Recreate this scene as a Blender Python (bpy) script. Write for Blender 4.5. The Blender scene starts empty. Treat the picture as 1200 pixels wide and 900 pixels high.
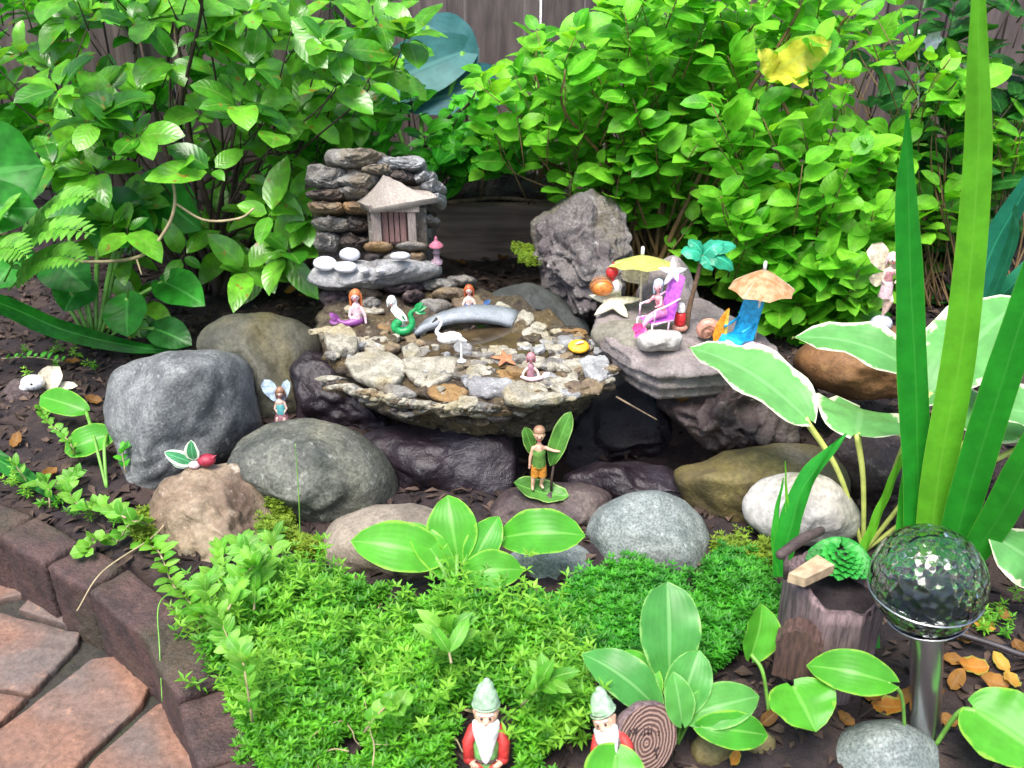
import bpy, math, random
import numpy as np
from math import sin, cos, pi, atan2, radians, hypot
from mathutils import Vector, Matrix, noise
from mathutils.geometry import intersect_point_tri

# ------------------------------------------------------------------ camera, world, sun, exposure
SC = bpy.context.scene
COL = SC.collection
random.seed(11)
R = random.Random(5)
PITCH = radians(28.0); CAMH = 0.80; FPX = 1153.0
FWD = Vector((0, cos(PITCH), -sin(PITCH))); UPV = Vector((0, sin(PITCH), cos(PITCH))); RGT = Vector((1, 0, 0))
CAM = Vector((0, 0, CAMH))
cd = bpy.data.cameras.new('camera'); cam = bpy.data.objects.new('camera', cd); COL.objects.link(cam)
cam.location = CAM; cam.rotation_euler = (pi/2 - PITCH, 0, 0)
cd.sensor_width = 36; cd.lens = 36*FPX/1200; cd.clip_start = 0.02; cd.clip_end = 300
cd.dof.use_dof = True; cd.dof.focus_distance = 1.30; cd.dof.aperture_fstop = 9.0
SC.camera = cam
wd = bpy.data.worlds.new('World'); SC.world = wd; wd.use_nodes = True
wn = wd.node_tree.nodes; bg = wn['Background']
sky = wn.new('ShaderNodeTexSky'); sky.sky_type = 'NISHITA'; sky.sun_disc = False
SUN_EL, SUN_AZ = radians(66), radians(205)
sky.sun_elevation = SUN_EL; sky.sun_rotation = SUN_AZ; sky.dust_density = 3.0; sky.ozone_density = 0.4
wd.node_tree.links.new(sky.outputs[0], bg.inputs[0]); bg.inputs[1].default_value = 0.14
sl = bpy.data.lights.new('sun', 'SUN'); sl.energy = 2.6; sl.angle = radians(30); sl.color = (1, .96, .90)
so = bpy.data.objects.new('sun', sl); COL.objects.link(so)
# direction towards the sun: azimuth measured clockwise from +Y
sd = Vector((sin(SUN_AZ)*cos(SUN_EL), cos(SUN_AZ)*cos(SUN_EL), sin(SUN_EL)))
so.rotation_euler = sd.to_track_quat('Z', 'Y').to_euler(); so.location = (0, 0, 4)
vs = SC.view_settings; vs.view_transform = 'Standard'; vs.look = 'None'; vs.gamma = 1; vs.use_curve_mapping = False
vs.exposure = 1.2
SC.cycles.max_bounces = 10; SC.cycles.transparent_max_bounces = 12; SC.cycles.transmission_bounces = 10
SC.cycles.caustics_reflective = False; SC.cycles.caustics_refractive = False

# ------------------------------------------------------------------ projection helpers
def ray(px, py):
    return (FWD + RGT*((px-600)/FPX) + UPV*((450-py)/FPX))
def W(px, py, Y):                      # the point on the sight line at distance Y down the garden
    d = ray(px, py); return CAM + d*(Y/d.y)
def G(px, py, z=0.0):                  # the point on the sight line at height z
    d = ray(px, py); return CAM + d*((z-CAMH)/d.z)
def U(p):                              # metres per photo pixel at p
    return (p-CAM).dot(FWD)/FPX
def hit(px, py, default_z=0.0):
    dg = bpy.context.evaluated_depsgraph_get()
    ok, loc, n, i, o, m = SC.ray_cast(dg, CAM, ray(px, py).normalized())
    return Vector(loc) if ok and loc.z > -0.2 and loc.y < 2.6 else G(px, py, default_z)

# ------------------------------------------------------------------ materials
def S(r, g, b):                        # sRGB 0-255 -> linear
    f = lambda c: (c/255/12.92 if c/255 <= .04045 else ((c/255+.055)/1.055)**2.4)
    return (f(r), f(g), f(b), 1)
def c4(c): return tuple(c) if len(c) == 4 else tuple(c)+(1,)
class NT:
    def __init__(s, name):
        s.m = bpy.data.materials.new(name); s.m.use_nodes = True
        s.t = s.m.node_tree; s.N = s.t.nodes; s.L = s.t.links; s.p = s.N['Principled BSDF']; s.out = s.N['Material Output']
    def n(s, typ, **kw):
        x = s.N.new(typ)
        for k, v in kw.items():
            if k.startswith('i_'):
                key = k[2:]; key = int(key) if key.isdigit() else key
                s.set(x.inputs[key], v)
            else: setattr(x, k, v)
        return x
    def set(s, sock, v):
        if hasattr(v, 'is_linked') or isinstance(v, bpy.types.NodeSocket): s.L.new(v, sock)
        else: sock.default_value = v
    def math(s, op, a, b=0.0, clamp=False):
        x = s.N.new('ShaderNodeMath'); x.operation = op; x.use_clamp = clamp
        s.set(x.inputs[0], a); s.set(x.inputs[1], b); return x.outputs[0]
    def mix(s, f, a, b, mode='MIX'):
        x = s.N.new('ShaderNodeMix'); x.data_type = 'RGBA'; x.blend_type = mode
        s.set(x.inputs[0], f); s.set(x.inputs[6], a); s.set(x.inputs[7], b); return x.outputs[2]
    def rng(s, v, a, b, c=0.0, d=1.0):
        x = s.N.new('ShaderNodeMapRange'); x.interpolation_type = 'SMOOTHSTEP'
        s.set(x.inputs[0], v); x.inputs[1].default_value = a; x.inputs[2].default_value = b
        x.inputs[3].default_value = c; x.inputs[4].default_value = d; return x.outputs[0]
    def noise(s, scale, detail=4, rough=.6, vec=None, dist=0.0):
        x = s.N.new('ShaderNodeTexNoise'); x.inputs['Scale'].default_value = scale; x.inputs['Detail'].default_value = detail
        x.inputs['Roughness'].default_value = rough; x.inputs['Distortion'].default_value = dist
        s.L.new(vec if vec is not None else s.obj(), x.inputs['Vector']); return x.outputs[0]
    def obj(s):
        if not hasattr(s, '_tc'): s._tc = s.N.new('ShaderNodeTexCoord')
        return s._tc.outputs['Object']
    def attr(s, name):
        x = s.N.new('ShaderNodeAttribute'); x.attribute_name = name; return x
    def bump(s, h, strength, dist):
        x = s.N.new('ShaderNodeBump'); x.inputs['Strength'].default_value = strength; x.inputs['Distance'].default_value = dist
        s.L.new(h, x.inputs['Height']); s.L.new(x.outputs[0], s.p.inputs['Normal']); return x
    def done(s, color=None, rough=None, **kw):
        if color is not None: s.set(s.p.inputs['Base Color'], color)
        if rough is not None: s.set(s.p.inputs['Roughness'], rough)
        for k, v in kw.items(): s.set(s.p.inputs[k.replace('_', ' ')], v)
        return s.m

def rock_mat(name, a, b, patch=None, patch_amt=.5, scale=14, speck=.5, rough=.75, bump=.6, light=None):
    t = NT(name)
    n1 = t.noise(scale, 6, .65); n2 = t.noise(scale*.28, 3, .5, dist=.6); n3 = t.noise(scale*11, 3, .7); n4 = t.noise(scale*3.2, 5, .7)
    col = t.mix(t.rng(n1, .34, .66), c4(a), c4(b))
    if patch: col = t.mix(t.math('MULTIPLY', t.rng(n2, .46, .62), patch_amt), col, c4(patch))
    if light: col = t.mix(t.rng(n4, .56, .72), col, c4(light))
    sp = t.rng(n3, .30, .70, 1-speck*.45, 1+speck*.35)
    g = t.n('ShaderNodeCombineColor'); [t.L.new(sp, g.inputs[i]) for i in range(3)]
    col = t.mix(1.0, col, g.outputs[0], 'MULTIPLY')
    pit = t.rng(n4, .25, .42, .55, 1.0)
    g2 = t.n('ShaderNodeCombineColor'); [t.L.new(pit, g2.inputs[i]) for i in range(3)]
    col = t.mix(1.0, col, g2.outputs[0], 'MULTIPLY')
    h = t.math('ADD', t.math('MULTIPLY', n1, .5), t.math('ADD', t.math('MULTIPLY', n3, .12), t.math('MULTIPLY', n4, .35)))
    t.bump(h, bump, .012)
    return t.done(col, rough)

def leaf_mat(name, a, b, margin=None, mw=.82, rough=.38, trans=.35, vein='pinnate', spec=.28, rib=None, spots=None, edge_noise=.12):
    t = NT(name)
    uv = t.attr('luv').outputs['Vector']; sp = t.n('ShaderNodeSeparateXYZ'); t.L.new(uv, sp.inputs[0])
    ax = t.math('ABSOLUTE', sp.outputs[0]); y = sp.outputs[1]
    rnd = t.attr('rnd').outputs['Fac']
    col = t.mix(rnd, c4(a), c4(b))
    nz = t.noise(38, 3, .6)
    dk = t.rng(nz, .3, .75, .84, 1.12) if vein == 'hosta' else t.rng(nz, .3, .75, .66, 1.25); g = t.n('ShaderNodeCombineColor'); [t.L.new(dk, g.inputs[i]) for i in range(3)]
    col = t.mix(1.0, col, g.outputs[0], 'MULTIPLY')
    if spots: col = t.mix(t.rng(t.noise(55, 2, .5), .66, .72), col, c4(spots))
    rc = rib if rib else tuple(min(1, x*1.7+.01) for x in (b[0], b[1], b[2]))
    col = t.mix(t.math('MULTIPLY', t.rng(ax, .035, .09, 1, 0), .55), col, c4(rc))
    if vein == 'hosta':
        v = t.math('SINE', t.math('MULTIPLY', t.math('POWER', ax, .85), 30)); vs_ = .05
    else:
        v = t.math('SINE', t.math('MULTIPLY', t.math('SUBTRACT', y, t.math('MULTIPLY', ax, .28)), 46)); vs_ = .06
    vm = t.math('MULTIPLY', t.rng(v, .55, 1.0), vs_)
    col = t.mix(vm, col, c4(rc))
    if margin:
        e = t.math('ADD', ax, t.math('MULTIPLY', t.math('SUBTRACT', t.noise(60, 3, .6), .5), edge_noise*2))
        # the tip belongs to the margin as well
        tip = t.rng(y, .9, 1.0, 0, .35)
        col = t.mix(t.rng(t.math('ADD', e, tip), mw, mw+.10), col, c4(margin))
    t.bump(v, .05 if vein == 'hosta' else .12, .0010)
    t.done(col, rough); t.p.inputs['Specular IOR Level'].default_value = spec
    tr = t.n('ShaderNodeBsdfTranslucent'); g3 = t.mix(1.0, col, (1.25, 1.15, .55, 1), 'MULTIPLY'); t.L.new(g3, tr.inputs[0])
    mx = t.n('ShaderNodeMixShader'); mx.inputs[0].default_value = trans
    t.L.new(t.p.outputs[0], mx.inputs[1]); t.L.new(tr.outputs[0], mx.inputs[2]); t.L.new(mx.outputs[0], t.out.inputs[0])
    return t.m

def plain(name, c, rough=.5, var=.25, scale=120, bump=.0, **kw):
    t = NT(name); n1 = t.noise(scale, 4, .6)
    lo = tuple(x*(1-var) for x in c[:3])+(1,); hi = tuple(min(1, x*(1+var)) for x in c[:3])+(1,)
    col = t.mix(t.rng(n1, .3, .7), lo, hi)
    if bump: t.bump(n1, bump, .002)
    return t.done(col, rough, **kw)

# ------------------------------------------------------------------ mesh builder
def cr(pts, n):                        # Catmull-Rom through pts
    P = [pts[0]*2-pts[1]]+list(pts)+[pts[-1]*2-pts[-2]]; out = []
    segs = len(pts)-1
    for k in range(n+1):
        q = k/n*segs; i = min(int(q), segs-1); t = q-i; a, b, c, d = P[i:i+4]
        out.append(.5*((2*b)+(c-a)*t+(2*a-5*b+4*c-d)*t*t+(3*b-a-3*c+d)*t**3))
    return out
def lerpl(v, t):
    if not isinstance(v, (list, tuple)): return v
    q = t*(len(v)-1); i = min(int(q), len(v)-2); return v[i]+(v[i+1]-v[i])*(q-i)
class MB:
    def __init__(s): s.v = []; s.f = []; s.uv = []; s.r = []
    def add(s, vs, fs, uv=None, r=0.5):
        o = len(s.v); s.v += [tuple(x) for x in vs]; s.f += [tuple(i+o for i in f) for f in fs]
        s.uv += uv if uv else [(0, 0)]*len(vs); s.r += [r]*len(vs); return s
    def tube(s, pts, rad, seg=8, n=None, cap=True, r=.5, flat=None):
        pts = [Vector(p) for p in pts]
        C = cr(pts, n) if (n and len(pts) > 1) else pts
        m = len(C); vs = []; fs = []; prev = None; uv = []
        for i, c in enumerate(C):
            d = (C[min(i+1, m-1)]-C[max(i-1, 0)]).normalized()
            if prev is None:
                a = Vector((0, 0, 1)) if abs(d.z) < .9 else Vector((1, 0, 0)); x = d.cross(a).normalized()
            else:
                x = prev-d*prev.dot(d); x = x.normalized() if x.length > 1e-9 else d.orthogonal().normalized()
            prev = x; y = d.cross(x); rr = lerpl(rad, i/(m-1) if m > 1 else 0)
            for k in range(seg):
                a = 2*pi*k/seg; vs.append(c+x*cos(a)*rr+y*sin(a)*rr); uv.append((k/seg*2-1, i/(m-1)))
        for i in range(m-1):
            for k in range(seg):
                fs.append((i*seg+k, i*seg+(k+1) % seg, (i+1)*seg+(k+1) % seg, (i+1)*seg+k))
        if cap: fs.append(tuple(range(seg-1, -1, -1))); fs.append(tuple((m-1)*seg+k for k in range(seg)))
        return s.add(vs, fs, uv, r)
    def limb(s, pts, rad, seg=10, n=None):       # a tapering tube with round ends
        s.tube(pts, rad, seg, n); 
        s.ball(pts[0], lerpl(rad, 0)); s.ball(pts[-1], lerpl(rad, 1)); return s
    def ball(s, c, rad, rot=None, nu=14, nv=9, fn=None):
        c = Vector(c); rad = (rad,)*3 if not isinstance(rad, (list, tuple)) else rad
        M = rot if rot else Matrix.Identity(3); vs = []; fs = []; uv = []
        for j in range(nv+1):
            ph = pi*j/nv
            for i in range(nu):
                th = 2*pi*i/nu; p = Vector((sin(ph)*cos(th)*rad[0], sin(ph)*sin(th)*rad[1], cos(ph)*rad[2]))
                if fn: p = fn(p)
                vs.append(c+M@p); uv.append((i/nu*2-1, j/nv))
        for j in range(nv):
            for i in range(nu):
                a = j*nu+i; b = j*nu+(i+1) % nu; fs.append((a, a+nu, b+nu, b))
        return s.add(vs, fs, uv)
    def lathe(s, c, prof, seg=32, rot=None, fn=None, cap=False):
        c = Vector(c); M = rot if rot else Matrix.Identity(3); vs = []; fs = []; uv = []
        for j, (rr, z) in enumerate(prof):
            for i in range(seg):
                a = 2*pi*i/seg; p = Vector((rr*cos(a), rr*sin(a), z))
                if fn: p = fn(p, a, j)
                vs.append(c+M@p); uv.append((i/seg*2-1, j/max(1, len(prof)-1)))
        for j in range(len(prof)-1):
            for i in range(seg):
                fs.append((j*seg+i, j*seg+(i+1) % seg, (j+1)*seg+(i+1) % seg, (j+1)*seg+i))
        if cap: fs.append(tuple((len(prof)-1)*seg+k for k in range(seg))); fs.append(tuple(range(seg-1, -1, -1)))
        return s.add(vs, fs, uv)
    def box(s, c, size, rot=None):
        c = Vector(c); M = rot if rot else Matrix.Identity(3)
        vs = [c+M@Vector((x*size[0]/2, y*size[1]/2, z*size[2]/2)) for x in (-1, 1) for y in (-1, 1) for z in (-1, 1)]
        return s.add(vs, [(0, 1, 3, 2), (4, 6, 7, 5), (0, 4, 5, 1), (2, 3, 7, 6), (0, 2, 6, 4), (1, 5, 7, 3)])
    def prism(s, pts, d):                        # flat outline pts pushed along d
        n = len(pts); pts = [Vector(p) for p in pts]; d = Vector(d)
        vs = pts+[p+d for p in pts]
        return s.add(vs, [tuple(range(n-1, -1, -1)), tuple(range(n, 2*n))]+[(i, (i+1) % n, n+(i+1) % n, n+i) for i in range(n)])
    def leaf(s, B, T, hw, nrm, shape=(.6, .8), bow=.1, fold=.15, wave=0, nl=8, nw=2, lobes=0, r=None, twist=0, curl=0, thick=0):
        B = Vector(B); T = Vector(T); a = T-B; L = a.length; ad = a.normalized()
        n = Vector(nrm); n = n-ad*n.dot(ad)
        if n.length < 1e-6: n = ad.orthogonal()
        n.normalize(); sd_ = ad.cross(n)
        pa, pb = shape; mx = (pa/(pa+pb))**pa*(pb/(pa+pb))**pb
        vs = []; uv = []; fs = []; ph = R.random()*6; r = R.random() if r is None else r
        for j in range(nl+1):
            t = (j/nl)**(1.7 if lobes else 1); tt = min(max(t, .0), 1); w = hw*(tt**pa*(1-tt)**pb)/mx if 0 < tt < 1 else 0
            if j == 0: w = hw*(.03 if not lobes else .10)
            if j == nl: w = hw*.015
            c = B+a*t+n*(bow*L*4*t*(1-t)-curl*L*t*t)
            tw = twist*t; sx = sd_*cos(tw)+n*sin(tw); nx = n*cos(tw)-sd_*sin(tw)
            for k in range(-nw, nw+1):
                x = k/nw
                p = c+sx*(w*x)+nx*(abs(x)**1.3*w*fold)+nx*(wave*hw*sin(ph+t*17+(0 if x < 0 else 2))*x*x)
                if lobes: p -= ad*(lobes*L*abs(x)**1.5*(1-t)**5)
                vs.append(p); uv.append((x, t))
        m = 2*nw+1
        for j in range(nl):
            for k in range(2*nw):
                fs.append((j*m+k, j*m+k+1, (j+1)*m+k+1, (j+1)*m+k))
        return s.add(vs, fs, uv, r)
    def build(s, name, mat, parent=None, smooth=True, remesh=0, smooth_it=4, base=None):
        base = Vector(base) if base is not None else (parent_loc(parent) if parent else Vector((0, 0, 0)))
        me = bpy.data.meshes.new(name)
        me.from_pydata([(x[0]-base.x, x[1]-base.y, x[2]-base.z) for x in s.v], [], s.f); me.validate(); me.update()
        if not remesh:
            me.attributes.new('luv', 'FLOAT2', 'POINT'); me.attributes.new('rnd', 'FLOAT', 'POINT')
            if len(s.uv) == len(me.vertices):
                me.attributes['luv'].data.foreach_set('vector', [c for p in s.uv for c in p])
                me.attributes['rnd'].data.foreach_set('value', s.r)
        o = bpy.data.objects.new(name, me); COL.objects.link(o)
        if remesh:
            md = o.modifiers.new('r', 'REMESH'); md.mode = 'VOXEL'; md.voxel_size = remesh
            m2 = o.modifiers.new('s', 'SMOOTH'); m2.factor = .5; m2.iterations = smooth_it
            dg = bpy.context.evaluated_depsgraph_get(); nm = bpy.data.meshes.new_from_object(o.evaluated_get(dg))
            o.modifiers.clear(); o.data = nm; bpy.data.meshes.remove(me); me = nm; me.name = name
        me.materials.clear(); me.materials.append(mat)
        if smooth: me.polygons.foreach_set('use_smooth', [True]*len(me.polygons))
        if parent: o.parent = parent; o.location = base-parent_loc(parent)
        else: o.location = base
        return o
def parent_loc(p):
    v = Vector(p.location); q = p.parent
    while q: v = v+q.location; q = q.parent
    return v
def tag(o, label, cat, group=None, kind=None):
    if label: o['label'] = label
    if cat: o['category'] = cat
    if group: o['group'] = group
    if kind: o['kind'] = kind
    return o
def thing(name, label, cat, loc, group=None):
    o = bpy.data.objects.new(name, None); COL.objects.link(o); o.location = loc; o.empty_display_size = .02
    return tag(o, label, cat, group)
class Frame:                                     # local pixel frame of a small figure: x right, h up, d towards the viewer
    def __init__(s, o, rot=0): s.o = Vector(o); s.u = U(s.o); dv = (s.o-CAM).normalized(); s.k = 1/math.sqrt(1-dv.z**2); s.c = cos(rot); s.s = sin(rot)
    def __call__(s, x, h, d=0):
        x, d = x*s.c+d*s.s, d*s.c-x*s.s
        return s.o+Vector((x*s.u, -d*s.u, h*s.u*s.k))

# ------------------------------------------------------------------ rock and slab builders
def radial(outline):
    cx = (min(p[0] for p in outline)+max(p[0] for p in outline))/2; cy = (min(p[1] for p in outline)+max(p[1] for p in outline))/2
    P = [(x-cx, y-cy) for x, y in outline]; n = len(P); tab = []
    for k in range(180):
        th = 2*pi*k/180; dx, dy = cos(th), sin(th); best = 0
        for i in range(n):
            (x1, y1), (x2, y2) = P[i], P[(i+1) % n]; ex, ey = x2-x1, y2-y1; den = dx*ey-dy*ex
            if abs(den) < 1e-9: continue
            t = (x1*ey-y1*ex)/den; q = (x1*dy-y1*dx)/den
            if t > 0 and -1e-6 <= q <= 1+1e-6: best = max(best, t)
        tab.append(best)
    sm = [sum(tab[(k+j) % 180]*w for j, w in ((-4, .5), (-3, .7), (-2, .9), (-1, 1), (0, 1), (1, 1), (2, .9), (3, .7), (4, .5)))/7.2 for k in range(180)]
    return cx, cy, sm
_ICO = {}
def ico(level):
    if level not in _ICO:
        import bmesh
        bm = bmesh.new(); bmesh.ops.create_icosphere(bm, subdivisions=level, radius=1); bm.verts.ensure_lookup_table()
        _ICO[level] = ([v.co.copy() for v in bm.verts], [tuple(v.index for v in f.verts) for f in bm.faces]); bm.free()
    return _ICO[level]
def rock_mb(mb, outline, Y, depth, level=5, rough=.05, freq=2.2, box=.75, facet=.8, seed=0, strata=0):
    """A stone with the given outline (photo pixels), standing at distance Y, depth metres thick."""
    cx, cy, tab = radial(outline); C = W(cx, cy, Y); u = U(C); vs_, fs = ico(level)
    size = sum(tab)/180*u; so_ = Vector((seed*7.3, seed*3.1, seed*1.7)); out = []
    planes = []
    rr = random.Random(seed*13+7)
    for k in range(11):
        v = Vector((rr.uniform(-1, 1), rr.uniform(-.7, 1), rr.uniform(-1, .3))); v.normalize(); planes.append((v, rr.uniform(.66, .88)))
    for v in vs_:
        w = v.copy()
        rho = hypot(w.x, w.y); th = atan2(w.y, w.x) % (2*pi)
        k = th/(2*pi)*180; i = int(k) % 180; fr = k-int(k); rad = tab[(180-i) % 180]*(1-fr)+tab[(180-i-1) % 180]*fr
        rp = rho**box; zp = math.copysign(abs(w.z)**box, w.z)
        q = Vector((cos(th)*rp, sin(th)*rp, zp))
        for (pn, pd) in planes:                   # broken flat faces on the side away from the outline
            dd = q.dot(pn)-pd
            if dd > 0: q -= pn*dd*facet*(abs(w.z)**.6)
        n1 = noise.fractal(v*freq+so_, 1.0, 2.0, 5); n2 = noise.noise(v*freq*.55+so_*2)
        n3 = noise.ridged_multi_fractal(v*freq*1.7+so_*3, 1.0, 2.0, 4, 1.0, 2.0) - 1.1
        disp = 1+rough*1.3*n1*(.5+.9*abs(w.z))+rough*2.2*n2*abs(w.z)-rough*.55*n3*(.3+abs(w.z))
        th2 = atan2(q.y, q.x); rho2 = hypot(q.x, q.y)
        p = C+RGT*(q.x*rad*u*disp)+UPV*(q.y*rad*u*disp)+FWD*(q.z*depth*.5*disp)
        if strata:
            s_ = noise.noise(Vector((p.x*6, p.y*6, p.z*strata*9+seed))); p += (FWD*-1)*(s_*.004*strata)
        out.append(p)
    return mb.add(out, fs)
def rock(name, label, outline, Y, depth, mat, cat='stone', group=None, **kw):
    mb = MB(); rock_mb(mb, outline, Y, depth, **kw); cx, cy, tab = radial(outline)
    b = W(cx, max(p[1] for p in outline), Y)
    o = mb.build(name, mat, base=b); return tag(o, label, cat, group)
def ell(cx, cy, rx, ry, n=14, j=.1, seed=0):
    q = random.Random(seed); return [(cx+rx*cos(2*pi*i/n)*(1+q.uniform(-j, j)), cy+ry*sin(2*pi*i/n)*(1+q.uniform(-j, j))) for i in range(n)]
def slab_mb(mb, poly, z0, z1, bevel=.004, amp=.002, n=44, seed=0, taper=0, rings=5, wob=.0, soft=2):
    """A flat stone lying level: poly are world xy points, from z0 up to z1."""
    pts = [Vector((p[0], p[1])) for p in poly]; m = len(pts); c = sum(pts, Vector((0, 0)))/m
    per = []; 
    for k in range(n):
        q = k/n*m; i = int(q); t = q-i; p = pts[i % m]*(1-t)+pts[(i+1) % m]*t; per.append(p)
    for _ in range(soft): per = [(per[k-1]+per[k]*2+per[(k+1) % n])/4 for k in range(n)]
    so_ = Vector((seed*5.1, seed*2.3, 0)); vs = []; fs = []
    size = sum((p-c).length for p in per)/n
    lay = [(1-taper, z0)]; H = z1-z0; nl_ = max(2, int(H/.006))
    for j in range(1, nl_): lay.append((1-taper*(1-j/nl_), z0+(H-bevel)*j/nl_))
    lay += [(1.0, z1-bevel), (1-bevel*.4/size, z1-bevel*.3), (1-bevel*1.2/size, z1)]
    lay += [((1-bevel*1.2/size)*(1-j/rings), z1) for j in range(1, rings)]
    for j, (sc, z) in enumerate(lay):
        for p in per:
            q = c+(p-c)*sc; v3 = Vector((q.x, q.y, z))
            d = noise.fractal(v3*90+so_, 1, 2, 3); e = noise.fractal(v3*28+so_, 1, 2, 4)
            if z < z1-bevel*.9 and j > 0: q = q+(p-c).normalized()*(amp*d+wob*noise.noise(Vector((q.x*9, q.y*9, z*170+seed))))
            vs.append(Vector((q.x, q.y, z+(amp*(e*1.4+d*.4) if z >= z1-bevel else 0))))
    for j in range(len(lay)-1):
        for k in range(n): fs.append((j*n+k, j*n+(k+1) % n, (j+1)*n+(k+1) % n, (j+1)*n+k))
    b = len(vs); vs.append(Vector((c.x, c.y, z1))); l = (len(lay)-1)*n
    for k in range(n): fs.append((l+k, l+(k+1) % n, b))
    fs.append(tuple(range(n-1, -1, -1)))
    return mb.add(vs, fs)
def gpoly(px, z): return [G(x, y, z) for x, y in px]
def inpoly(x, y, P):
    c = False; n = len(P); j = n-1
    for i in range(n):
        if (P[i][1] > y) != (P[j][1] > y) and x < (P[j][0]-P[i][0])*(y-P[i][1])/(P[j][1]-P[i][1])+P[i][0]: c = not c
        j = i
    return c
def pick(P, q=R):
    xs = [p[0] for p in P]; ys = [p[1] for p in P]
    while True:
        x = q.uniform(min(xs), max(xs)); y = q.uniform(min(ys), max(ys))
        if inpoly(x, y, P): return x, y
#PART2

# ------------------------------------------------------------------ material library
M = {}
M['soil'] = rock_mat('dark_soil', (.035, .022, .024), (.014, .009, .012), (.07, .045, .035), .6, 45, .7, .9, 1.0)
M['ground'] = plain('bare_ground', (.05, .04, .03), .9)
M['grey'] = rock_mat('grey_granite', (.20, .21, .21), (.10, .105, .11), (.045, .05, .052), .85, 22, .9, .7, .5, light=(.26, .27, .26))
M['greyl'] = rock_mat('pale_speckled_granite', (.23, .26, .25), (.13, .16, .155), (.09, .11, .11), .5, 30, 1.0, .7, .4, light=(.36, .39, .37))
M['olive'] = rock_mat('olive_stone', (.085, .085, .06), (.05, .05, .04), (.14, .11, .03), .6, 14, .6, .7, .6)
M['greyolive'] = rock_mat('grey_green_stone', (.13, .135, .11), (.05, .055, .048), (.20, .195, .14), .85, 18, .9, .7, .6, light=(.24, .25, .22))
M['tan'] = rock_mat('tan_sandstone', (.33, .26, .18), (.15, .10, .065), (.065, .035, .025), .95, 12, .5, .75, .8, light=(.42, .36, .29))
M['tan2'] = rock_mat('grey_tan_stone', (.27, .23, .18), (.17, .14, .11), (.12, .10, .085), .5, 20, .5, .7, .5, light=(.36, .31, .26))
M['purple'] = rock_mat('shade_dark_slate', (.026, .018, .024), (.009, .006, .010), (.055, .05, .07), .6, 18, .5, .45, .8)  # dark slate; the hollow's purple-black shade is put into this colour
M['plum'] = rock_mat('plum_brown_stone', (.075, .05, .05), (.03, .019, .022), (.15, .12, .105), .8, 18, .8, .65, .9, light=(.17, .14, .125))
M['mossy'] = rock_mat('mossy_olive_stone', (.16, .13, .04), (.10, .08, .035), (.15, .13, .11), .8, 16, .6, .75, .6)
M['white'] = rock_mat('whitish_stone', (.44, .42, .40), (.28, .27, .25), (.24, .19, .05), .95, 10, .5, .7, .5, light=(.62, .6, .57))
M['brown'] = rock_mat('rust_brown_stone', (.24, .12, .045), (.15, .07, .03), (.10, .05, .03), .6, 18, .4, .7, .5, light=(.3, .17, .07))
M['rugged'] = rock_mat('rugged_lava_stone', (.17, .155, .15), (.085, .07, .075), (.10, .085, .045), .8, 20, .8, .8, 1.0, light=(.28, .27, .27))
M['darkgrey'] = rock_mat('dark_grey_stone', (.06, .065, .065), (.03, .033, .033), (.04, .05, .04), .5, 16, .5, .7, .5)
M['slab'] = rock_mat('pale_grey_driftstone', (.27, .235, .225), (.17, .145, .145), (.12, .10, .095), .7, 18, .5, .7, .6, light=(.36, .32, .31))
M['beach'] = rock_mat('olive_grey_beach_stone', (.25, .235, .19), (.15, .14, .11), (.11, .09, .06), .7, 15, .5, .7, .5)
M['resin'] = rock_mat('layered_resin_stone', (.15, .12, .075), (.045, .03, .026), (.16, .11, .045), .7, 44, .9, .33, 1.6, light=(.42, .37, .25))
M['resinp'] = rock_mat('pale_resin_stone', (.46, .43, .35), (.24, .22, .17), (.30, .24, .10), .6, 34, .7, .55, 1.1, light=(.60, .57, .48))
M['resing'] = rock_mat('grey_resin_stone', (.25, .24, .22), (.12, .11, .10), (.16, .12, .06), .6, 34, .8, .6, 1.0, light=(.42, .41, .38))
M['resino'] = rock_mat('ochre_resin_stone', (.24, .18, .10), (.12, .085, .06), (.28, .15, .04), .7, 26, .7, .6, .9)
M['resind'] = rock_mat('dark_resin_stone', (.09, .07, .06), (.035, .026, .026), (.13, .09, .06), .6, 30, .7, .55, 1.0)
M['ledge'] = rock_mat('pale_ledge_stone', (.36, .37, .37), (.20, .20, .205), (.12, .11, .12), .6, 28, .6, .6, .9, light=(.52, .53, .53))
M['pebble'] = plain('smooth_white_pebble', (.62, .62, .66), .5, .12, 60)
M['bridge'] = rock_mat('grey_bridge_stone', (.30, .33, .36), (.21, .235, .26), None, 0, 30, .4, .55, .4)
M['edge'] = rock_mat('dark_purple_edging_brick', (.085, .046, .040), (.038, .022, .022), (.05, .05, .025), .5, 26, .8, .7, .9)
M['paver'] = rock_mat('worn_red_brick', (.235, .12, .078), (.15, .088, .066), (.125, .10, .09), .95, 11, .5, .75, .7, light=(.28, .165, .115))
M['joint'] = rock_mat('path_joint_grit', (.055, .05, .04), (.03, .027, .025), (.05, .06, .03), .6, 60, .9, .9, 1.0)

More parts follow.
